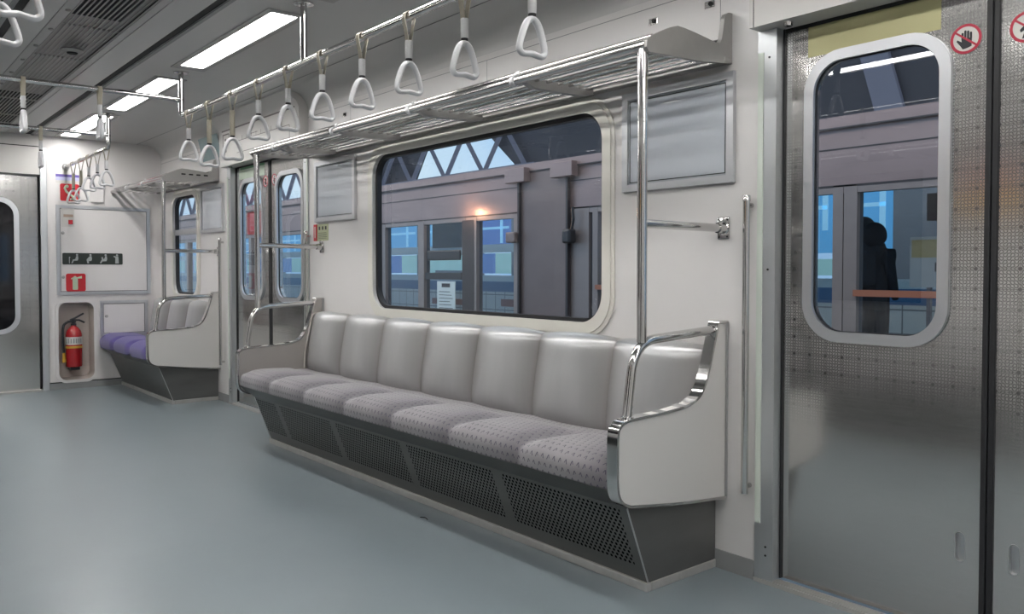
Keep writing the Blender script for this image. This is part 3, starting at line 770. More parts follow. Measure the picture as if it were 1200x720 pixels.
# advert frames
def advert(x0, x1, lab):
    A = thing('advert_frame', lab, 'advert frame', ((x0 + x1) / 2, W, 1.415), 'empty advert frames beside the windows')
    z0, z1 = 1.413, 1.81
    b = B(); plate(b, [(x0, z0), (x1, z0), (x1, z1), (x0, z1)], [[(x0 + .03, z0 + .028), (x1 - .03, z0 + .028), (x1 - .03, z1 - .028), (x0 + .03, z1 - .028)]], 'y', W - .018, .017)
    bmesh.ops.bevel(b, geom=[e for e in b.edges if e.calc_face_angle(0) > .7], offset=.003, segments=1, affect='EDGES')
    mesh('frame', b, 'frame', A)
    b = B(); box(b, x0 + .026, x1 - .026, W - .010, W - .004, z0 + .024, z1 - .024); mesh('insert', b, 'screen_ad', A)
    b = B(); ringstrip(b, [(x0 + .037, z0 + .035), (x1 - .037, z0 + .035), (x1 - .037, z1 - .035), (x0 + .037, z1 - .035)], 'y', W - .0115, W - .0095, .004, True); mesh('dark_border', b, 'signdark', A)
advert(-2.322, -1.785, 'large blank advert frame on the wall behind the near pole')
advert(-5.10, -4.552, 'blank advert frame between the far door and the big window')
advert(-7.31, -6.765, 'small-looking blank advert frame left of the far door')

# emergency notice
S = thing('emergency_notice', 'small olive notice with a red bar on the wall below an advert frame', 'notice', (-5.03, W, 1.295))
b = B(); box(b, -5.09, -4.93, W - .002, W, 1.29, 1.40); mesh('sheet', b, 'olive', S)
b = B(); box(b, -5.135, -5.09, W - .006, W, 1.29, 1.40); rb = mesh('red_bar', b, 'redsign', S)
b = B(); box(b, -5.118, -5.108, W - .0075, W - .006, 1.31, 1.385); mesh('arrow', b, 'paper', rb)
b = B()
for k in range(5): box(b, -5.07, -4.96 + .01 * (k % 2), W - .003, W - .002, 1.305 + k * .009, 1.3075 + k * .009)
for k in range(3): box(b, -5.065 + k * .045, -5.045 + k * .045, W - .003, W - .002, 1.362, 1.385)
mesh('print', b, 'ink', S)

# vertical grab bars beside doors
def jambbar(x, lab):
    G = thing('door_grab_bar', lab, 'grab bar', (x, 2.47, .308), 'vertical grab bars beside the doors')
    b = B(); tube(b, [(x, 2.472, .31), (x, 2.472, 1.35)], .0125, 14); mesh('bar', b, 'chrome', G, autosm=True)
    for z in (.335, 1.325):
        b = B(); tube(b, [(x, 2.472, z), (x, W - .006, z)], .009, 10); mesh('stand_off', b, 'tube', G, autosm=True)
    b = B(); lathe(b, [(.0145, 0), (.0145, .018), (.012, .022)], (x, 2.472, 1.338)); mesh('end_cap', b, 'chrome', G, autosm=True)
jambbar(-1.712, 'vertical steel grab bar on the wall left of the near door')
jambbar(-5.185, 'vertical steel grab bar just right of the far door')
jambbar(-6.79, 'vertical steel grab bar left of the far door by the purple seats')

# ------------------------------------------------------------------ benches
PROF = [(2.508, .915), (2.462, .914), (2.447, .900), (2.418, .81), (2.396, .745), (2.374, .695), (2.348, .660), (2.31, .640), (2.26, .629), (2.147, .620), (2.04, .617), (1.972, .612), (1.943, .598), (1.928, .570), (1.926, .49), (1.926, .42), (1.932, .375), (1.950, .345), (1.985, .326), (2.03, .318), (2.254, .288), (2.508, .265)]
def sstep(a, b_, x):
    t = max(0, min(1, (x - a) / (b_ - a))); return t * t * (3 - 2 * t)
def seat_mesh(x0, x1, purple=False):
    """one seat place: path (y,z) from back to under the front edge"""
    path = [(2.44, .452), (2.36, .455), (2.28, .456), (2.20, .458), (2.12, .461), (2.05, .463), (2.00, .462), (1.965, .455), (1.948, .445), (1.940, .430), (1.937, .41), (1.939, .39), (1.945, .379), (1.99, .377)]
    pts = [(p.x, p.y) for p in catmull([(q[0], q[1], 0) for q in path], 3)]
    nx = 26; b = B(); uvl = b.loops.layers.uv.new('UV'); grid = []; L = 0; acc = [0]
    for i in range(1, len(pts)): L += math.dist(pts[i], pts[i - 1]); acc.append(L)
    for i, (y, z) in enumerate(pts):
        t = acc[i] / L; j0 = pts[max(0, i - 1)]; j1 = pts[min(len(pts) - 1, i + 1)]
        ty, tz = j1[0] - j0[0], j1[1] - j0[1]; l = math.hypot(ty, tz); ny, nz = tz / l, -ty / l   # outward normal (up / front)
        row = []
        for k in range(nx + 1):
            u = k / nx; s = abs(2 * u - 1)
            fr = sstep(.22, .38, t) * (1 - (.98 if not purple else .6) * sstep(.66, .93, t))
            pad = (1 - sstep(.60, 1.0, s)) * (1.12 - .35 * u) * fr * (.022 if not purple else .042)
            pad -= .0015 * sstep(.7, 1.0, s) * sstep(.40, .65, t)
            row.append(b.verts.new((x0 + u * (x1 - x0), y + ny * pad, z + nz * pad)))
        grid.append(row)
    for i in range(len(pts) - 1):
        for k in range(nx):
            f = b.faces.new((grid[i][k], grid[i][k + 1], grid[i + 1][k + 1], grid[i + 1][k])); f.smooth = True
            for lp, (ii, kk) in zip(f.loops, ((i, k), (i, k + 1), (i + 1, k + 1), (i + 1, k))):
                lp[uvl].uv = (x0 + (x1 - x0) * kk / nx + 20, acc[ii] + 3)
    return b
def back_mesh(x0, x1):
    path = [(2.505, .812), (2.475, .818), (2.450, .812), (2.436, .796), (2.427, .765), (2.415, .70), (2.402, .63), (2.392, .56), (2.386, .50), (2.388, .46), (2.40, .435)]
    pts = [(p.x, p.y) for p in catmull([(q[0], q[1], 0) for q in path], 3)]
    nx = 24; b = B(); uvl = b.loops.layers.uv.new('UV'); grid = []
    for i, (y, z) in enumerate(pts):
        t = i / (len(pts) - 1); j0 = pts[max(0, i - 1)]; j1 = pts[min(len(pts) - 1, i + 1)]
        ty, tz = j1[0] - j0[0], j1[1] - j0[1]; l = math.hypot(ty, tz); ny, nz = tz / l, -ty / l
        row = []
        for k in range(nx + 1):
            u = k / nx; s = abs(2 * u - 1)
            amp = .044 * sstep(.02, .42, t) * (1 - .6 * sstep(.75, 1, t))
            pad = amp * (1 - s ** 2.1)
            row.append(b.verts.new((x0 + u * (x1 - x0), y + ny * pad, z + nz * pad + .006 * (1 - s ** 4) * (1 - sstep(.1, .35, t)))))
        grid.append(row)
    for i in range(len(pts) - 1):
        for k in range(nx):
            f = b.faces.new((grid[i][k], grid[i][k + 1], grid[i + 1][k + 1], grid[i + 1][k])); f.smooth = True
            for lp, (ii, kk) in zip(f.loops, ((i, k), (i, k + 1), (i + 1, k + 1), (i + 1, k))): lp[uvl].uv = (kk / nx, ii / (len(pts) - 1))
    return b
def end_panel(root, xface, sgn, label):
    """xface: outer face x; sgn=+1 if the outer face looks to +x"""
    xi = xface - sgn * .045
    pr = PROF; core = []
    b = B(); inner = [(min(y + .006, 2.508), z) for y, z in pr]
    a0, a1 = (xi + .006, xface - .004) if sgn > 0 else (xface + .004, xi - .006)
    plate(b, inner, [], 'x', a0, a1 - a0); p = mesh('end_panel', b, 'panelwhite', root)
    b = B(); plate(b, [(min(y + .012, 2.507), z) for y, z in pr], [], 'x', xi + sgn * .006, -sgn * .002); mesh('inner_lining', b, 'lining', p)
    b = B(); sm = [(q.x, q.y) for q in catmull([(y, z, 0) for y, z in pr], 4)]
    ringstrip(b, sm, 'x', min(xi, xface), max(xi, xface), .009)
    mesh('edge_band', b, 'chrome', p, autosm=True)
    b = B(); box(b, xi if sgn > 0 else xface, xface if sgn > 0 else xi, 2.498, 2.509, .27, .912); mesh('wall_strip', b, 'satin', p)
    xc = xface - sgn * .0225
    b = B(); path = fillet([(xc, 1.995, .612), (xc, 2.030, .862), (xc, 2.445, .882)], .105, 9)
    tube(b, path, .016, 14); mesh('arm_rail', b, 'chrome', root, autosm=True)
    b = B(); lathe(b, [(.022, 0), (.021, .006), (.017, .008)], (xc, 1.997, .614), 'z', 16); mesh('rail_collar', b, 'chrome', root, autosm=True)
    return xc
def kick(root, x0, x1, perf=True):
    b = B(); uvl = b.loops.layers.uv.new('UV')
    A, C, D = (2.135, .028), (2.028, .305), (1.944, .378)
    L1 = math.dist(A, C); L2 = math.dist(C, D)
    rows = [(A, 0), (C, L1), (D, L1 + L2)]
    vs = [[b.verts.new((x, p[0], p[1])) for x in (x0, x1)] for p, _ in rows]
    for i in range(2):
        f = b.faces.new((vs[i][0], vs[i][1], vs[i + 1][1], vs[i + 1][0]))
        for lp, (uu, vv) in zip(f.loops, ((x0, rows[i][1]), (x1, rows[i][1]), (x1, rows[i + 1][1]), (x0, rows[i + 1][1]))): lp[uvl].uv = (x1 - uu + 7.0, vv)
    mesh('kick_panel', b, 'kick' if perf else 'kickp', root)
def side_plate(root, x):
    b = B(); plate(b, [(2.133, .028), (2.506, .028), (2.506, .30), (2.02, .32), (2.028, .305)], [], 'x', x, -.008); mesh('side_plate', b, 'kickp', root)
    b = B(); tube(b, [(x, 2.134, .03), (x, 2.028, .305)], .003, 6); mesh('corner_edge', b, 'satin', root)

def bench(name, lab, xa, xb, n, farpanel, cush, perf, grp):
    root = thing(name, lab, 'bench seat', ((xa + xb) / 2, 2.3, 0), grp)
    x0, x1 = xa + (.0 if farpanel else .0), xb - .046
    w = (x1 - x0) / n
    for k in range(n):
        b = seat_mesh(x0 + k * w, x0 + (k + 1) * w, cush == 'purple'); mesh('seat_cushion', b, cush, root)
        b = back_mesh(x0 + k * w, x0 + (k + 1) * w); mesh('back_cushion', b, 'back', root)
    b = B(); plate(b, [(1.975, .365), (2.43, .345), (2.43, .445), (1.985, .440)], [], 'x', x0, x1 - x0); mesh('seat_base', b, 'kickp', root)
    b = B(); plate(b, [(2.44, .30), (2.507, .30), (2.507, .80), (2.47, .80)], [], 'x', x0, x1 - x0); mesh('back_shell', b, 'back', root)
    kick(root, xa + (.0), xb - .05, perf); side_plate(root, xb - .05)
    if farpanel: side_plate(root, xa + .008)
    xc = end_panel(root, xb, 1, '')
    xc2 = None
    if farpanel:
        xc2 = end_panel(root, xa - .045, -1, '')
        b = B(); tube(b, catmull([(xa + .004, 2.47, .815), (xa + .004, 2.425, .80), (xa + .004, 2.40, .70), (xa + .004, 2.37, .56), (xa + .004, 2.365, .46)], 5), .005, 8); mesh('piping', b, 'pipingm', root, autosm=True)
    b = B(); xk0, xk1 = (xa - .0, xb - .045)
    box(b, xk0, xk1, 2.122, 2.148, 0, .03, 0, .003); box(b, xk1 - .026, xk1, 2.148, 2.505, 0, .03, 0, .003)
    if farpanel: box(b, xk0, xk0 + .026, 2.148, 2.505, 0, .03, 0, .003)
    mesh('floor_trim', b, 'trimgrey', root)
    return xc, xc2
xc1, xc1f = bench('bench_seat', 'long seven-place grey bench with patterned cushions below the big window', -5.00, -1.81, 7, True, 'fabric', True, None)
xc2, _ = bench('bench_seat', 'short bench with purple cushions against the end wall', XE + .002, -6.89, 3, False, 'purple', False, None)

# poles rising from the arm rails
def pole(x, lab):
    y = 2.066
    P_ = thing('grab_pole', lab, 'grab pole', (x, y, .86), 'poles between bench ends and racks')
    b = B(); tube(b, [(x, y, .858), (x, y, 1.822)], .0168, 16); mesh('pole', b, 'chrome', P_, autosm=True)
    b = B(); lathe(b, [(.0185, 0), (.0185, .065), (.017, .066)], (x, y, 1.745), 'z', 18); mesh('collar', b, 'chrome', P_, autosm=True)
    b = B(); tube(b, [(x, y, 1.252), (x, W - .01, 1.25)], .0150, 14); mesh('cross_bar', b, 'chrome', P_, autosm=True)
    b = B(); box(b, x - .026, x + .026, W - .007, W, 1.21, 1.29, 0, .004); lathe(b, [(.019, 0), (.022, .028), (.026, .032)], (x, W - .04, 1.25), 'y', 18)
    fl = mesh('wall_flange', b, 'chrome', P_, autosm=True)
    for dx in (-.018, .018):
        for dz in (-.031, .031):
            b = B(); lathe(b, [(.004, 0), (.003, -.002)], (x + dx, W - .007, 1.25 + dz), 'y', 8); mesh('screw', b, 'dark', fl)
pole(xc1, 'polished steel pole at the near end of the long bench')
pole(xc1f, 'polished steel pole at the far end of the long bench by the far door')
pole(xc2, 'polished steel pole at the open end of the purple bench')

b = B(); tube(b, [(-3.06, 1.995, .003), (-3.035, 2.005, .005), (-3.01, 2.0, .003)], .002, 6)
tag(mesh('floor_scrap', b, 'black', loc=(-3.035, 2.0, 0)), 'tiny dark scrap lying on the floor in front of the long bench', 'scrap')

# luggage racks
def rack(x0, x1, lab, brx, endwall):
    R = thing('luggage_rack', lab, 'luggage rack', ((x0 + x1) / 2, 2.3, 1.80))
    b = B(); tube(b, [(x0, 2.062, 1.832), (x1 - .012, 2.062, 1.832)], .0155, 14); mesh('front_rail', b, 'chrome', R, autosm=True)
    b = B(); tube(b, [(x0, 2.088, 1.862), (x1 - .012, 2.088, 1.862)], .0105, 12); mesh('upper_rail', b, 'chrome', R, autosm=True)
    for k, y in enumerate((2.125, 2.185, 2.245, 2.305, 2.36)):
        b = B(); tube(b, [(x0 + .006, y, 1.832 + (y - 2.06) * .03), (x1 - .012, y, 1.832 + (y - 2.06) * .03)], .0065, 10); mesh('slat', b, 'chrome', R, autosm=True)
    b = B(); box(b, x0 + .006, x1 - .012, 2.395, 2.425, 1.835, 1.853, 0, .004); mesh('slat', b, 'tube', R)
    b = B(); box(b, x0, x1, 2.462, 2.508, 1.838, 1.856, 0, .004); mesh('rear_rail', b, 'alu', R)
    b = B(); tube(b, [(x0 + .006, 2.485, 1.925), (x1 - .012, 2.485, 1.925)], .006, 8); mesh('back_wire', b, 'chrome', R, autosm=True)
    EP = [(2.050, 1.822), (2.052, 1.845), (2.075, 1.862), (2.110, 1.880), (2.165, 1.905), (2.205, 1.918), (2.24, 1.917), (2.30, 1.912), (2.36, 1.905), (2.415, 1.898), (2.435, 1.899), (2.447, 1.915), (2.455, 1.95), (2.462, 1.99), (2.470, 2.008), (2.485, 2.016), (2.508, 2.018), (2.508, 1.838), (2.30, 1.818), (2.06, 1.808)]
    for xe, on in ((x1 - .002, True), (x0 + .02, not endwall)):
        if on:
            b = B(); plate(b, EP, [], 'x', xe - .018, .018)
            bmesh.ops.bevel(b, geom=[e for e in b.edges if e.calc_face_angle(0) > 1.2], offset=.003, segments=2, affect='EDGES'); mesh('end_bracket', b, 'alu', R)
    for x in brx:
        b = B(); plate(b, [(2.075, 1.822), (2.09, 1.840), (2.12, 1.842), (2.30, 1.848), (2.41, 1.852), (2.44, 1.845), (2.44, 1.822), (2.40, 1.812), (2.25, 1.806), (2.12, 1.806)], [], 'x', x - .016, .032); mesh('cross_bracket', b, 'alu', R)
    for x in brx:
        b = B(); lathe(b, [(.018, -.012), (.0205, -.01), (.0205, .01), (.018, .012)], (x - .04, 2.062, 1.832), 'x', 16); lathe(b, [(.0125, -.012), (.0135, -.01), (.0135, .01), (.0125, .012)], (x - .04, 2.088, 1.862), 'x', 16)
        mesh('clip', b, 'whiteplastic', R, autosm=True)
    return R
rack(-5.08, -1.80, 'long tubular steel luggage rack above the big window', (-4.70, -3.95, -3.20, -2.45), False)
rk = rack(XE, -6.88, 'short luggage rack above the purple bench, ending at the end wall', (-7.9, -7.4), True)
b = B()
for k in range(4): xs(b, rrect(2.2 + k * .06, 2.235 + k * .06, 1.868, 1.88, .005), -6.8815, .001)
mesh('slot_marks', b, 'dark', rk)

# ------------------------------------------------------------------ overhead rails
RY, RZ = 1.67, 2.038
def post(root, x, y, z0, bend=0):
    b = B()
    tube(b, [(x, y, z0), (x, y, ZC)], .0155, 14); pp = mesh('ceiling_post', b, 'chrome', root, autosm=True)
    b = B(); lathe(b, [(.045, 0), (.045, -.006), (.02, -.012)], (x, y, ZC), 'z', 22); mesh('ceiling_flange', b, 'tube', pp, autosm=True)
H1 = thing('overhead_rail', 'polished overhead rail above the front of the long bench', 'hand rail', (-3.4, RY, RZ))
b = B(); tube(b, fillet([(-5.21, RY, 2.14), (-5.21, RY, RZ), (-1.75, RY, RZ)], .045, 7), .0155, 14); mesh('rail', b, 'chrome', H1, autosm=True)
for x, z in ((-5.21, 2.12), (-3.51, RZ), (-1.80, RZ)): post(H1, x, RY, z)
H2 = thing('overhead_rail', 'short overhead rail fixed to the end wall above the purple bench', 'hand rail', (-7.7, RY, RZ))
b = B(); tube(b, fillet([(-6.93, RY, 2.14), (-6.93, RY, RZ), (XE + .01, RY, RZ)], .045, 7), .0155, 14); mesh('rail', b, 'chrome', H2, autosm=True)
b = B(); lathe(b, [(.03, 0), (.03, .008), (.02, .03)], (XE, RY, RZ), 'x', 18); mesh('wall_flange', b, 'satin', H2, autosm=True)
post(H2, -6.93, RY, 2.12)
OY = .385
H3 = thing('overhead_rail', 'overhead rail on the other side of the aisle, cut off at the upper left', 'hand rail', (-3.4, OY, RZ))
b = B(); tube(b, [(-5.21, OY, RZ), (-1.9, OY, RZ)], .0155, 14); mesh('rail', b, 'chrome', H3, autosm=True)
for x in (-5.21, -3.51, -1.95): post(H3, x, OY, RZ)
for x, lab in ((-5.21, 'nearer crosswise overhead rail joining the rails of both sides'), (-6.93, 'farther crosswise overhead rail beyond the first one')):
    X_ = thing('cross_rail', lab, 'hand rail', (x, YC, 2.135)); b = B(); tube(b, [(x, OY - .0, 2.138), (x, RY, 2.138)], .0145, 14); mesh('bar', b, 'chrome', X_, autosm=True)

# the other side of the aisle, which the photo shows only as reflections in the doors
def mirror(root, label):
    r = root.copy(); COL.objects.link(r); r['label'] = label
    r.location = (root.location.x, 2 * YC - root.location.y, root.location.z); r.scale = (1, -1, 1)
    for ch in list(root.children):
        c = ch.copy(); COL.objects.link(c); c.parent = r
        for g in ch.children:
            d = g.copy(); COL.objects.link(d); d.parent = c
mirror(bpy.data.objects['bench_seat'], 'long grey bench across the aisle, seen only as a reflection in the doors')
mirror(bpy.data.objects['luggage_rack'], 'luggage rack across the aisle, seen only as a reflection')
AO = thing('advert_frame', 'colourful advert across the aisle, mirrored in the near door', 'advert frame', (-2.05, WO, 1.413))
b = B(); box(b, -2.322, -1.785, WO, WO + .018, 1.413, 1.81); mesh('frame', b, 'frame', AO)
b = B(); box(b, -2.29, -1.82, WO + .018, WO + .020, 1.44, 1.60); mesh('orange_sheet', b, 'adorange', AO)
b = B(); box(b, -2.29, -1.82, WO + .018, WO + .020, 1.60, 1.78); mesh('pink_sheet', b, 'adpink', AO)

# ------------------------------------------------------------------ hanging handles
def ring_curve():
    # rounded triangle with slightly wavy base, in (a = across, z)
    P = [(0, .0), (.021, -.010), (.037, -.036), (.050, -.070), (.0595, -.102), (.0600, -.120), (.047, -.132), (.026, -.131), (0, -.127), (-.026, -.131), (-.047, -.132), (-.0600, -.120), (-.0595, -.102), (-.050, -.070), (-.037, -.036), (-.021, -.010)]
    return catmull([(0, a, z) for a, z in P], 5, closed=True)
def make_strap(lab, grp, long_=False):
    R = thing('strap_hanger', lab, 'grab handle', (0, 0, 0), grp)   # origin on the rail axis
    sl0, sl1 = (-.155, -.088) if not long_ else (-.222, -.088)
    zt = sl0 - .012
    b = B()   # strap: loop over the rail, legs converge into the sleeve
    pts = [(0, -.006, sl1 - .004), (0, -.013, -.05), (0, -.022, -.008)] + [(0, -.021 * cos(t), .0185 * sin(t)) for t in [pi * k / 8 for k in range(1, 8)]] + [(0, .022, -.008), (0, .013, -.05), (0, .006, sl1 - .004)]
    for i in range(len(pts)): pass
    Pv = [Vector(p) for p in pts]; hw = .011; th = .0016; rows = []
    for i in range(len(Pv)):
        t = (Pv[min(i + 1, len(Pv) - 1)] - Pv[max(i - 1, 0)]).normalized(); n = Vector((0, -t.z, t.y))
        rows.append([b.verts.new(Pv[i] + Vector((sx * hw, 0, 0)) + n * sn * th) for sx, sn in ((-1, -1), (1, -1), (1, 1), (-1, 1))])
    for i in range(len(rows) - 1):
        for k in range(4): b.faces.new((rows[i][k], rows[i][(k + 1) % 4], rows[i + 1][(k + 1) % 4], rows[i + 1][k]))
    b.faces.new(rows[0]); b.faces.new(rows[-1][::-1])
    mesh('strap_loop', b, 'strap', R)
    b = B(); lathe(b, [(.012, sl1), (.0135, sl1 - .003), (.0135, sl0 + .003), (.012, sl0)], (0, 0, 0), 'z', 16); mesh('sleeve', b, 'strap' if long_ else 'sleeve', R, autosm=True)
    b = B(); lathe(b, [(.0125, sl0), (.0125, sl0 - .006), (.008, sl0 - .010)], (0, 0, 0), 'z', 12); box(b, -.006, .006, -.009, .009, sl0 - .024, sl0 - .006); mesh('clasp', b, 'dark', R)
    b = B(); rc = [Vector((p.x, p.y * .84, p.z * .83 + zt - .004)) for p in ring_curve()]; n = len(rc)
    rr = [.0145 - .0015 * sstep(.03, .12, zt - p.z) for p in rc]; rr = [q * .92 for q in rr]
    tube(b, rc, rr, 12, closed=True, rx=.74, up=(1, 0, 0)); mesh('ring', b, 'whiteplastic', R, autosm=True)
    return R
def dup(root, loc, rotz, label, group):
    r = root.copy(); COL.objects.link(r); r.location = loc; r.rotation_euler = (0, 0, rotz); r['label'] = label; r['group'] = group
    for ch in list(root.children):
        c = ch.copy(); COL.objects.link(c); c.parent = r
        for g in ch.children:
            d = g.copy(); COL.objects.link(d); d.parent = c
    return r
G1, G2, G3, G4 = 'handles on the rail over the long bench', 'handles on the far rail by the end wall', 'handles on the crosswise rails', 'handles on the other side of the aisle'
ORD = ['first', 'second', 'third', 'fourth', 'fifth', 'sixth', 'seventh', 'eighth', 'ninth', 'tenth']
s0 = make_strap('x', G1); s0.location = (-1.93, RY, RZ)
s0['label'] = 'biggest white triangular handle, rightmost on the rail over the long bench'
sL = make_strap('x', G1, True)
for k in range(1, 10):
    lb = '%s white triangular handle counted from the left, over the long bench' % ORD[9 - k]
    if k == 8:
        sL.location = (-1.93 - .35 * k, RY, RZ); sL['label'] = 'long-sleeved beige strap with triangular handle, second from the left over the long bench'
        sL.rotation_euler = (0, 0, radians(4)); continue
    if k == 7:
        dup(sL, (-1.93 - .35 * k, RY, RZ), radians(-3), 'long-sleeved beige strap with triangular handle, third from the left over the long bench', G1); continue
    dup(s0, (-1.93 - .35 * k, RY, RZ), radians([0, 3, -4, 2, -2, 5, -3, 0, 0, 3][k]), lb, G1)
fl = ['nearest of the far handles, rightmost on the far rail', 'second far handle from the right on the far rail', 'middle handle of the five on the far rail', 'fourth far handle from the right, over the phone sign', 'farthest triangular handle, last before the end wall']
for k in range(5):
    dup(s0 if k != 3 and k != 4 else sL, (-7.0 - .285 * k, RY, RZ), radians([2, -3, 4, 0, 3][k]), fl[k], G2)
for x, y, lb in ((-5.21, .826, 'edge-on handle hanging left on the nearer crosswise rail'), (-5.21, 1.212, 'edge-on handle hanging right on the nearer crosswise rail'), (-6.93, 1.208, 'edge-on handle on the farther crosswise rail beside the corner post'), (-6.93, .83, 'edge-on handle on the farther crosswise rail, cut off at the left')):
    dup(s0, (x, y, 2.138), radians(90), lb, G3)
for x, lb in ((-2.48, 'large handle at the upper left corner, nearer of the two there'), (-2.80, 'handle at the left photo edge, lower of the two in the corner')):
    dup(s0, (x, OY, RZ), radians(0), lb, G4)

# ------------------------------------------------------------------ fire extinguisher
ey, ex = 1.727, XE - .045
F = thing('fire_extinguisher', 'red fire extinguisher with black valve standing in the wall recess', 'fire extinguisher', (ex, ey, .19))
b = B(); pr = [(.05, .195), (.066, .20), (.070, .212), (.070, .46), (.068, .50), (.058, .535), (.038, .562), (.024, .572), (.022, .585)]
lathe(b, pr, (ex, ey, 0), 'z', 32); mesh('cylinder', b, 'red', F, autosm=True)
b = B(); lathe(b, [(.0708, .405), (.0710, .407), (.0710, .475), (.0708, .477)], (ex, ey, 0), 'z', 32); lab_ = mesh('paper_band', b, 'paper', F, autosm=True)
b = B()
for k in range(7):
    a = radians(-62 + k * 17); cx_, cy_ = ex + .0715 * cos(a), ey + .0715 * sin(a)
    box(b, cx_ - .001, cx_ + .001, cy_ - .006, cy_ + .006, .42, .462)
mesh('print', b, 'basegrey', lab_)
b = B(); lathe(b, [(.0725, .372), (.074, .376), (.074, .388), (.0725, .392)], (ex, ey, 0), 'z', 28); mesh('holding_strap', b, 'yellowplastic', F, autosm=True)
b = B(); lathe(b, [(.024, .583), (.024, .598), (.017, .602), (.017, .632), (.012, .636)], (ex, ey, 0), 'z', 16); box(b, ex - .012, ex + .012, ey - .05, ey + .02, .606, .628, 0, .004); mesh('valve', b, 'ink', F)
b = B(); tube(b, [(ex, ey - .03, .632), (ex, ey + .01, .648), (ex, ey + .085, .690)], .0085, 8); mesh('lever', b, 'ink', F)
b = B(); tube(b, [(ex, ey - .01, .634), (ex, ey + .05, .628), (ex, ey + .092, .604)], .0085, 8); mesh('carry_handle', b, 'ink', F)
b = B(); tube(b, catmull([(ex + .0, ey - .045, .615), (ex + .02, ey - .085, .585), (ex + .035, ey - .098, .50), (ex + .035, ey - .098, .40), (ex + .035, ey - .092, .33)], 6), .011, 10); mesh('hose', b, 'ink', F, autosm=True)
b = B(); tube(b, [(ex + .035, ey - .092, .335), (ex + .035, ey - .09, .30), (ex + .035, ey - .088, .245)], [.011, .013, .018], 12); mesh('nozzle', b, 'yellowplastic', F, autosm=True)
b = B(); box(b, ex - .05, ex + .05, ey - .04, ey + .04, .17, .197, 0, .004); mesh('bracket', b, 'ink', F)

# ------------------------------------------------------------------ the station outside
PD = 8.0
b = B(); box(b, -60, 12, 2.75, 30, -.3, -.02); mesh('platform_floor', b, 'concrete', kind='structure')
PS = thing('platform_screen_wall', 'mauve grey steel platform screen wall with glass doors outside the windows', 'screen wall', (-8, PD, 0))
b = B(); box(b, -50, 6, PD, PD + .3, 1.96, 2.64, 0); box(b, -50, 6, PD - .05, PD + .3, 2.55, 2.66, 0); mesh('header_beam', b, 'psd', PS)
b = B(); box(b, -50, 6, PD - .052, PD - .04, 2.535, 2.552); box(b, -50, 6, PD - .008, PD + .01, 2.33, 2.342); box(b, -50, 6, PD - .01, PD + .05, 1.945, 1.965); mesh('joint_lines', b, 'psddark', PS)
b = B(); box(b, -9.45, -8.42, PD - .03, PD + .25, 0, 2.55); mesh('pillar', b, 'psd2', PS)
for x in (-9.47, -8.42):
    b = B(); box(b, x - .02, x + .02, PD - .08, PD - .03, 0, 2.45); mesh('pipe', b, 'psddark', PS)
for x0, x1 in ((-9.70, -9.25), (-8.68, -8.24)):
    b = B(); box(b, x0, x1, PD - .16, PD - .03, 2.39, 2.60, 0, .01); mesh('junction_box', b, 'psd', PS)
mul = [(-13.75, -13.42), (-12.30, -12.12), (-10.98, -10.90), (-10.72, -10.60), (-9.66, -9.5), (-8.40, -8.05), (-7.98, -7.88), (-4.49, -4.38), (-4.37, -4.23), (-6.2, -6.05), (-7.35, -7.2)]
mul += [(-15.3 - 1.55 * k, -15.15 - 1.55 * k) for k in range(20)]
mul += [(-2.9, -2.8), (-1.3, -1.1), (.4, .6)]
for x0, x1 in mul:
    b = B(); box(b, x0, x1, PD - .01, PD + .12, 0, 1.96); mesh('mullion', b, 'mull', PS)
b = B(); box(b, -50, 6, PD - .005, PD + .1, 1.88, 1.955); mesh('top_frame', b, 'mull', PS)
b = B(); box(b, -50, 6, PD + .05, PD + .052, .1, 1.9); mesh('glazing', b, 'pglass', PS)
b = B(); box(b, -4.25, -2.4, PD - .04, PD, .83, .895); box(b, -7.9, -6.2, PD - .04, PD, .83, .895); mesh('sill_rail', b, 'brown', PS)
b = B(); box(b, -50, 6, PD - .02, PD + .12, -.02, .12); mesh('base_rail', b, 'mull', PS)
b = B(); box(b, -10.98, -10.66, PD - .015, PD + .02, .1, 1.9); mesh('dark_gap', b, 'psddark', PS)
# signs on the screen doors
b = B(); box(b, -12.02, -11.03, PD - .02, PD, 1.255, 1.425, 0, .02); tag(mesh('door_bar_sign', b, 'signblack', loc=(-11.5, PD, 1.255)), 'black rounded bar sign across a platform glass door', 'sign')
b = B(); box(b, -12.06, -11.0, PD - .02, PD, .93, 1.045); tag(mesh('door_strip_sign', b, 'signblack', loc=(-11.5, PD, .93)), 'black strip sign below the bar on the platform glass door', 'sign')
N_ = thing('door_notice', 'pale paper notice with a black symbol at the top on the platform door', 'notice', (-11.45, PD, .3))
b = B(); box(b, -11.70, -11.18, PD - .018, PD - .002, .25, .90); mesh('sheet', b, 'notice', N_)
b = B(); box(b, -11.56, -11.32, PD - .022, PD - .018, .80, .865, 0, .0)
for k in range(7): box(b, -11.64, -11.28 + .04 * (k % 3 - 1), PD - .021, PD - .018, .72 - k * .055, .73 - k * .055)
mesh('print', b, 'ink', N_)
SPK = thing('platform_lamp', 'small wedge-shaped lamp box on the screen wall pillar', 'lamp', (-9.6, PD - .1, 1.55))
b = B(); box(b, -9.68, -9.48, PD - .16, PD - .02, 1.50, 1.66, 0, .02); mesh('housing', b, 'psd2', SPK)
SPK = thing('camera_unit', 'dark camera hanging on a cable beside the wide steel pillar', 'camera', (-8.3, PD - .1, 1.4))
b = B(); box(b, -8.40, -8.24, PD - .2, PD - .06, 1.46, 1.66, 0, .03); mesh('housing', b, 'signblack', SPK)
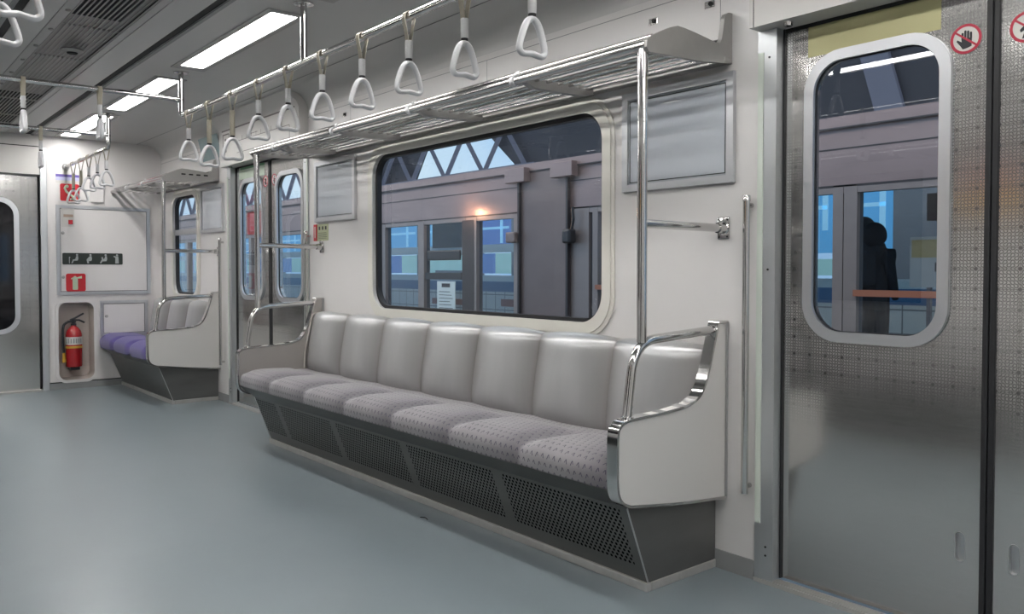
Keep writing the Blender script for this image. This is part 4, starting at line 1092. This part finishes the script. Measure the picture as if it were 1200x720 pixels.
b = B(); tube(b, [(-8.3, PD - .1, 1.63), (-8.26, PD - .1, 1.8), (-8.28, PD - .1, 1.96)], .02, 8); mesh('cable', b, 'signblack', SPK)

# far side of the platform: glazed and tiled wall
BY = 10.2
k_ = BY / 8.0
BW = thing('station_wall', 'tiled station wall with blue lit glazing behind the screen doors', 'station wall', (-12, BY, 0))
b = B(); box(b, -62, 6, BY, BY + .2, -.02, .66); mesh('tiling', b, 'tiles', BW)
b = B(); box(b, -62, 6, BY - .02, BY + .2, .66, .86); mesh('navy_band', b, 'blueband', BW)
b = B(); box(b, -62, 6, BY - .01, BY + .2, .86, .98); box(b, -62, -9, BY - .03, BY + .1, 1.44, 1.60); box(b, -62, 6, BY - .01, BY + .2, 2.12, 2.6)
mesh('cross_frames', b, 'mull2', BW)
xb_ = -61.0; seg = []
while xb_ < -18.6: seg.append((xb_, xb_ + 1.35)); xb_ += 1.65
seg += [(-17.1, -15.75), (-15.5, -15.02), (-13.45, -12.4), (-11.9, -10.8), (-10.4, -9.3), (-7.6, -6.5), (-6.2, -5.72), (-5.45, -4.93)]
for i, (x0, x1) in enumerate(seg):
    b = B(); box(b, x0, x1, BY + .02, BY + .1, 1.60 if x0 < -9 else 1.32, 2.12, 0); P1 = mesh('upper_pane', b, 'bluewin2' if i % 3 == 1 else 'bluewin', BW)
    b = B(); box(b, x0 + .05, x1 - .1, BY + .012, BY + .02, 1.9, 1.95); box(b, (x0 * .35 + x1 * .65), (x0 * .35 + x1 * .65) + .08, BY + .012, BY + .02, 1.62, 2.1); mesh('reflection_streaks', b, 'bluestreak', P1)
    b = B(); box(b, x0, x0 + (x1 - x0) * .42, BY + .02, BY + .1, 1.02, 1.42 if x0 < -9 else 1.24); mesh('lower_pane', b, 'bluewin2', BW)
    b = B(); box(b, x0 + (x1 - x0) * .5, x1, BY + .02, BY + .1, 1.02, 1.42 if x0 < -9 else 1.24); mesh('mint_pane', b, 'mintwin', BW)
b = B()
for x0, x1 in list(zip([-62] + [s_[1] for s_ in seg], [s_[0] for s_ in seg] + [6])): box(b, x0, x1, BY, BY + .15, .98, 2.12)
mesh('piers', b, 'greymull', BW)
b = B(); box(b, -15.0, -13.6, BY - .02, BY + .0, 1.08, 1.40); mesh('mint_pane', b, 'mintwin', BW)
b = B(); box(b, -15.0, -13.9, BY - .1, BY - .02, .36, .48); box(b, -12.6, -11.9, BY - .1, BY - .02, .38, .52)
mesh('bench_backs', b, 'brown', BW)
b = B(); box(b, -15.0, -13.9, BY - .09, BY - .06, 1.56, 2.17); tag(mesh('dark_info_board', b, 'signdark', loc=(-13.7, BY, 1.3)), 'dark information board behind the platform glass door', 'board')
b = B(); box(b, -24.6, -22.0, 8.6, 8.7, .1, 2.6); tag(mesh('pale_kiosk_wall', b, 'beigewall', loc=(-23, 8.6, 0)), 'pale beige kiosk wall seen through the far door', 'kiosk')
b = B(); box(b, -19.8, -18.6, PD - .08, PD - .03, 1.95, 2.5, 0, .08); tag(mesh('crimson_sign', b, 'crimson', loc=(-19, PD, 1.95)), 'crimson rounded sign seen through the left far door window', 'sign')
# poster behind the near door glass
PO = thing('platform_poster', 'pale platform poster with yellow upper area seen through the near door', 'poster', (-3.9, 8.5, 1.0))
b = B(); box(b, -3.93, -3.5, 8.5, 8.51, .92, 1.43); mesh('sheet', b, 'posterpaper', PO)
b = B(); box(b, -3.91, -3.52, 8.494, 8.499, 1.22, 1.40); mesh('yellow_area', b, 'posteryel', PO)
b = B(); box(b, -3.68, -3.56, 8.494, 8.499, 1.08, 1.17); mesh('photo', b, 'ink', PO)
b = B(); box(b, -3.76, -3.72, 8.5, 8.54, .0, .92); mesh('stand', b, 'mull', PO)
b = B(); box(b, -3.86, -3.66, 8.7, 8.78, 1.60, 1.88, 0, .01); box(b, -3.75, -3.71, 8.72, 8.76, 1.38, 1.6); tag(mesh('hanging_box', b, 'signblack', loc=(-3.76, 8.7, 1.6)), 'dark box on a short post above the platform poster', 'signal box')

# canopy and truss with the sky behind
TY = 14.0
TR = thing('roof_truss', 'zigzag steel roof truss against the pale sky outside', 'truss', (-22, TY, 3.9))
def diag(p, q, w):
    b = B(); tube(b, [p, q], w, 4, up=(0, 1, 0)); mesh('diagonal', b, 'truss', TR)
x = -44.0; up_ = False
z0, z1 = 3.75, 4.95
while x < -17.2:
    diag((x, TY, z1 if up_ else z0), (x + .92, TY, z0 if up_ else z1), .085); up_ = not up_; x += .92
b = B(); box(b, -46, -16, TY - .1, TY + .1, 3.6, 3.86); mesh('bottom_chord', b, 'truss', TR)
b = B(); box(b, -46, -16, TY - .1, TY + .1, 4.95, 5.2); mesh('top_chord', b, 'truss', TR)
b = B(); plate(b, [(-18.7, 5.2), (-17.1, 3.9), (-17.1, 3.0), (8, 3.0), (8, 9), (-18.7, 9)], [], 'y', TY + .2, .2); mesh('canopy_wall', b, 'roofdark', kind='structure')
b = B(); plate(b, [(-28.5, 3.8), (-22.3, 3.8), (-21.3, 5.2), (-21.3, 9), (-28.5, 9)], [], 'y', TY + .2, .2); mesh('canopy_wall', b, 'roofdark', kind='structure')
b = B(); box(b, -50, 8, 7.0, TY + .3, 6.9, 7.1); mesh('canopy_roof', b, 'roofdark', kind='structure')
b = B()
for k in range(6):
    xx = -15 + k * 3.2; vs = [(xx, 9), (xx + .5, 9), (xx + 2.2, 3.0), (xx + 1.7, 3.0)]; plate(b, vs, [], 'y', TY + .05, .1)
mesh('canopy_ribs', b, 'truss', kind='structure')

# people on the platform
def person(loc, h, label, lean=0., hood=True):
    P_ = thing('person', label, 'person', loc)
    s = h / 1.7
    me = bpy.data.meshes.new('body')
    J = [(0, 0, .95), (0, .01, 1.15), (0, .0, 1.36), (0, 0, 1.45), (0, -.01, 1.56), (0, -.01, 1.64),          # 0-5 spine/head
         (.10, 0, .90), (.11, -.01, .50), (.11, .02, .08), (.11, -.12, .04),                                    # 6-9
         (-.10, 0, .90), (-.11, -.01, .50), (-.11, .02, .08), (-.11, -.12, .04),                                # 10-13
         (.17, 0, 1.38), (.25, .02, 1.12), (.24, -.04, .92), (.23, -.07, .84),                                # 14-17
         (-.17, 0, 1.38), (-.25, .02, 1.12), (-.24, -.04, .92), (-.23, -.07, .84)]                            # 18-21
    R_ = [.15, .16, .15, .07, .095, .085, .10, .075, .05, .045, .10, .075, .05, .045, .075, .06, .05, .04, .075, .06, .05, .04]
    Ed = [(0, 1), (1, 2), (2, 3), (3, 4), (4, 5), (0, 6), (6, 7), (7, 8), (8, 9), (0, 10), (10, 11), (11, 12), (12, 13), (2, 14), (14, 15), (15, 16), (16, 17), (2, 18), (18, 19), (19, 20), (20, 21)]
    me.from_pydata([(x * s, y * s, z * s) for x, y, z in J], Ed, [])
    o = bpy.data.objects.new('body', me); COL.objects.link(o); o.parent = P_
    sk = o.modifiers.new('Skin', 'SKIN'); o.modifiers.new('Sub', 'SUBSURF').levels = 2; o.modifiers[-1].render_levels = 2
    for i, v in enumerate(me.skin_vertices[0].data):
        v.radius = (R_[i] * s * 1.05, R_[i] * s * .85); v.use_root = (i == 0)
    me.materials.append(M['coat'])
    b = B()
    bmesh.ops.create_uvsphere(b, u_segments=18, v_segments=12, radius=.135 * s)
    for v in b.verts: v.co = Vector((v.co.x * .95, v.co.y * 1.05 + .015, v.co.z * 1.08 + 1.59 * s))
    c = bpy.data.meshes.new('hood'); b.to_mesh(c); b.free(); ho = bpy.data.objects.new('hood', c); COL.objects.link(ho); ho.parent = P_; c.materials.append(M['coat'])
    for p in c.polygons: p.use_smooth = True
    b = B()
    bmesh.ops.create_uvsphere(b, u_segments=12, v_segments=8, radius=.075 * s)
    for v in b.verts: v.co = Vector((v.co.x, v.co.y * .8 - .085 * s, v.co.z * 1.25 + 1.575 * s))
    c = bpy.data.meshes.new('face'); b.to_mesh(c); b.free(); ho = bpy.data.objects.new('face', c); COL.objects.link(ho); ho.parent = P_; c.materials.append(M['skin'])
    b = B(); box(b, -.15 * s, .15 * s, .12 * s, .30 * s, 1.0 * s, 1.42 * s, 0, .05)
    c = bpy.data.meshes.new('backpack'); b.to_mesh(c); b.free(); ho = bpy.data.objects.new('backpack', c); COL.objects.link(ho); ho.parent = P_; c.materials.append(M['coat'])
    P_.rotation_euler = (0, 0, lean)
    return P_
person((-4.42, 8.75, -.02), 1.60, 'person in a dark hooded coat standing behind the near door window', radians(165))
person((-4.83, 9.3, -.02), 1.70, 'second dark-clad person half hidden behind the hooded one', radians(200))
b = B(); box(b, -5.15, -4.86, PD + .3, PD + .34, 1.18, 1.34, 0, .02); tag(mesh('dark_round_sign', b, 'signblack', loc=(-5, PD + .3, 1.18)), 'small dark sign at the left edge of the near door window', 'sign')

# ------------------------------------------------------------------ light, sky, camera
w = bpy.data.worlds.new('World'); SC.world = w; w.use_nodes = True
bg = w.node_tree.nodes['Background']; wt = w.node_tree
tc = wt.nodes.new('ShaderNodeTexCoord'); nz = wt.nodes.new('ShaderNodeTexNoise'); nz.inputs['Scale'].default_value = 2.2; nz.inputs['Detail'].default_value = 4
rp = wt.nodes.new('ShaderNodeValToRGB'); rp.color_ramp.elements[0].position = .38; rp.color_ramp.elements[0].color = (.28, .55, .92, 1); rp.color_ramp.elements[1].position = .62; rp.color_ramp.elements[1].color = (.66, .86, 1, 1)
wt.links.new(tc.outputs['Generated'], nz.inputs['Vector']); wt.links.new(nz.outputs['Fac'], rp.inputs['Fac']); wt.links.new(rp.outputs[0], bg.inputs['Color'])
bg.inputs['Strength'].default_value = 1.15

def area(name, loc, rot, sx, sy, power, col):
    l = bpy.data.lights.new(name, 'AREA'); l.shape = 'RECTANGLE'; l.size = sx; l.size_y = sy; l.energy = power; l.color = col
    o = bpy.data.objects.new(name, l); COL.objects.link(o); o.location = loc; o.rotation_euler = rot; return o
area('platform_fill', (-6, 5.2, 4.6), (radians(38), 0, 0), 30, 1.2, 420, (1, .93, .9))  # unseen fill lights added to brighten the screen wall outside
area('platform_fill', (-28, 5.2, 4.6), (radians(38), 0, 0), 14, 1.2, 200, (1, .95, .92))  # second added fill, for the far stretch of the screen wall
pl = bpy.data.lights.new('warm_lamp', 'POINT'); pl.energy = 9; pl.color = (1, .55, .3); pl.shadow_soft_size = .06
po = bpy.data.objects.new('warm_lamp', pl); COL.objects.link(po); po.location = (-10.75, PD - .22, 2.02)

cam = bpy.data.cameras.new('Camera'); co = bpy.data.objects.new('Camera', cam); COL.objects.link(co)
cam.sensor_fit = 'HORIZONTAL'; cam.sensor_width = 36.; cam.lens = 968. / 1200 * 36; cam.shift_y = -18. / 1200; cam.clip_start = .02; cam.clip_end = 200
co.location = (0, 0, 1.10); co.rotation_euler = (pi / 2 - math.atan(26 / 968.), 0, math.atan(1175 / 968.))
SC.camera = co
SC.view_settings.view_transform = 'Standard'; SC.view_settings.look = 'None'; SC.view_settings.exposure = .16
SC.cycles.max_bounces = 10; SC.cycles.diffuse_bounces = 5; SC.cycles.glossy_bounces = 6; SC.cycles.transparent_max_bounces = 12
SC.cycles.caustics_reflective = False; SC.cycles.sample_clamp_indirect = 6.
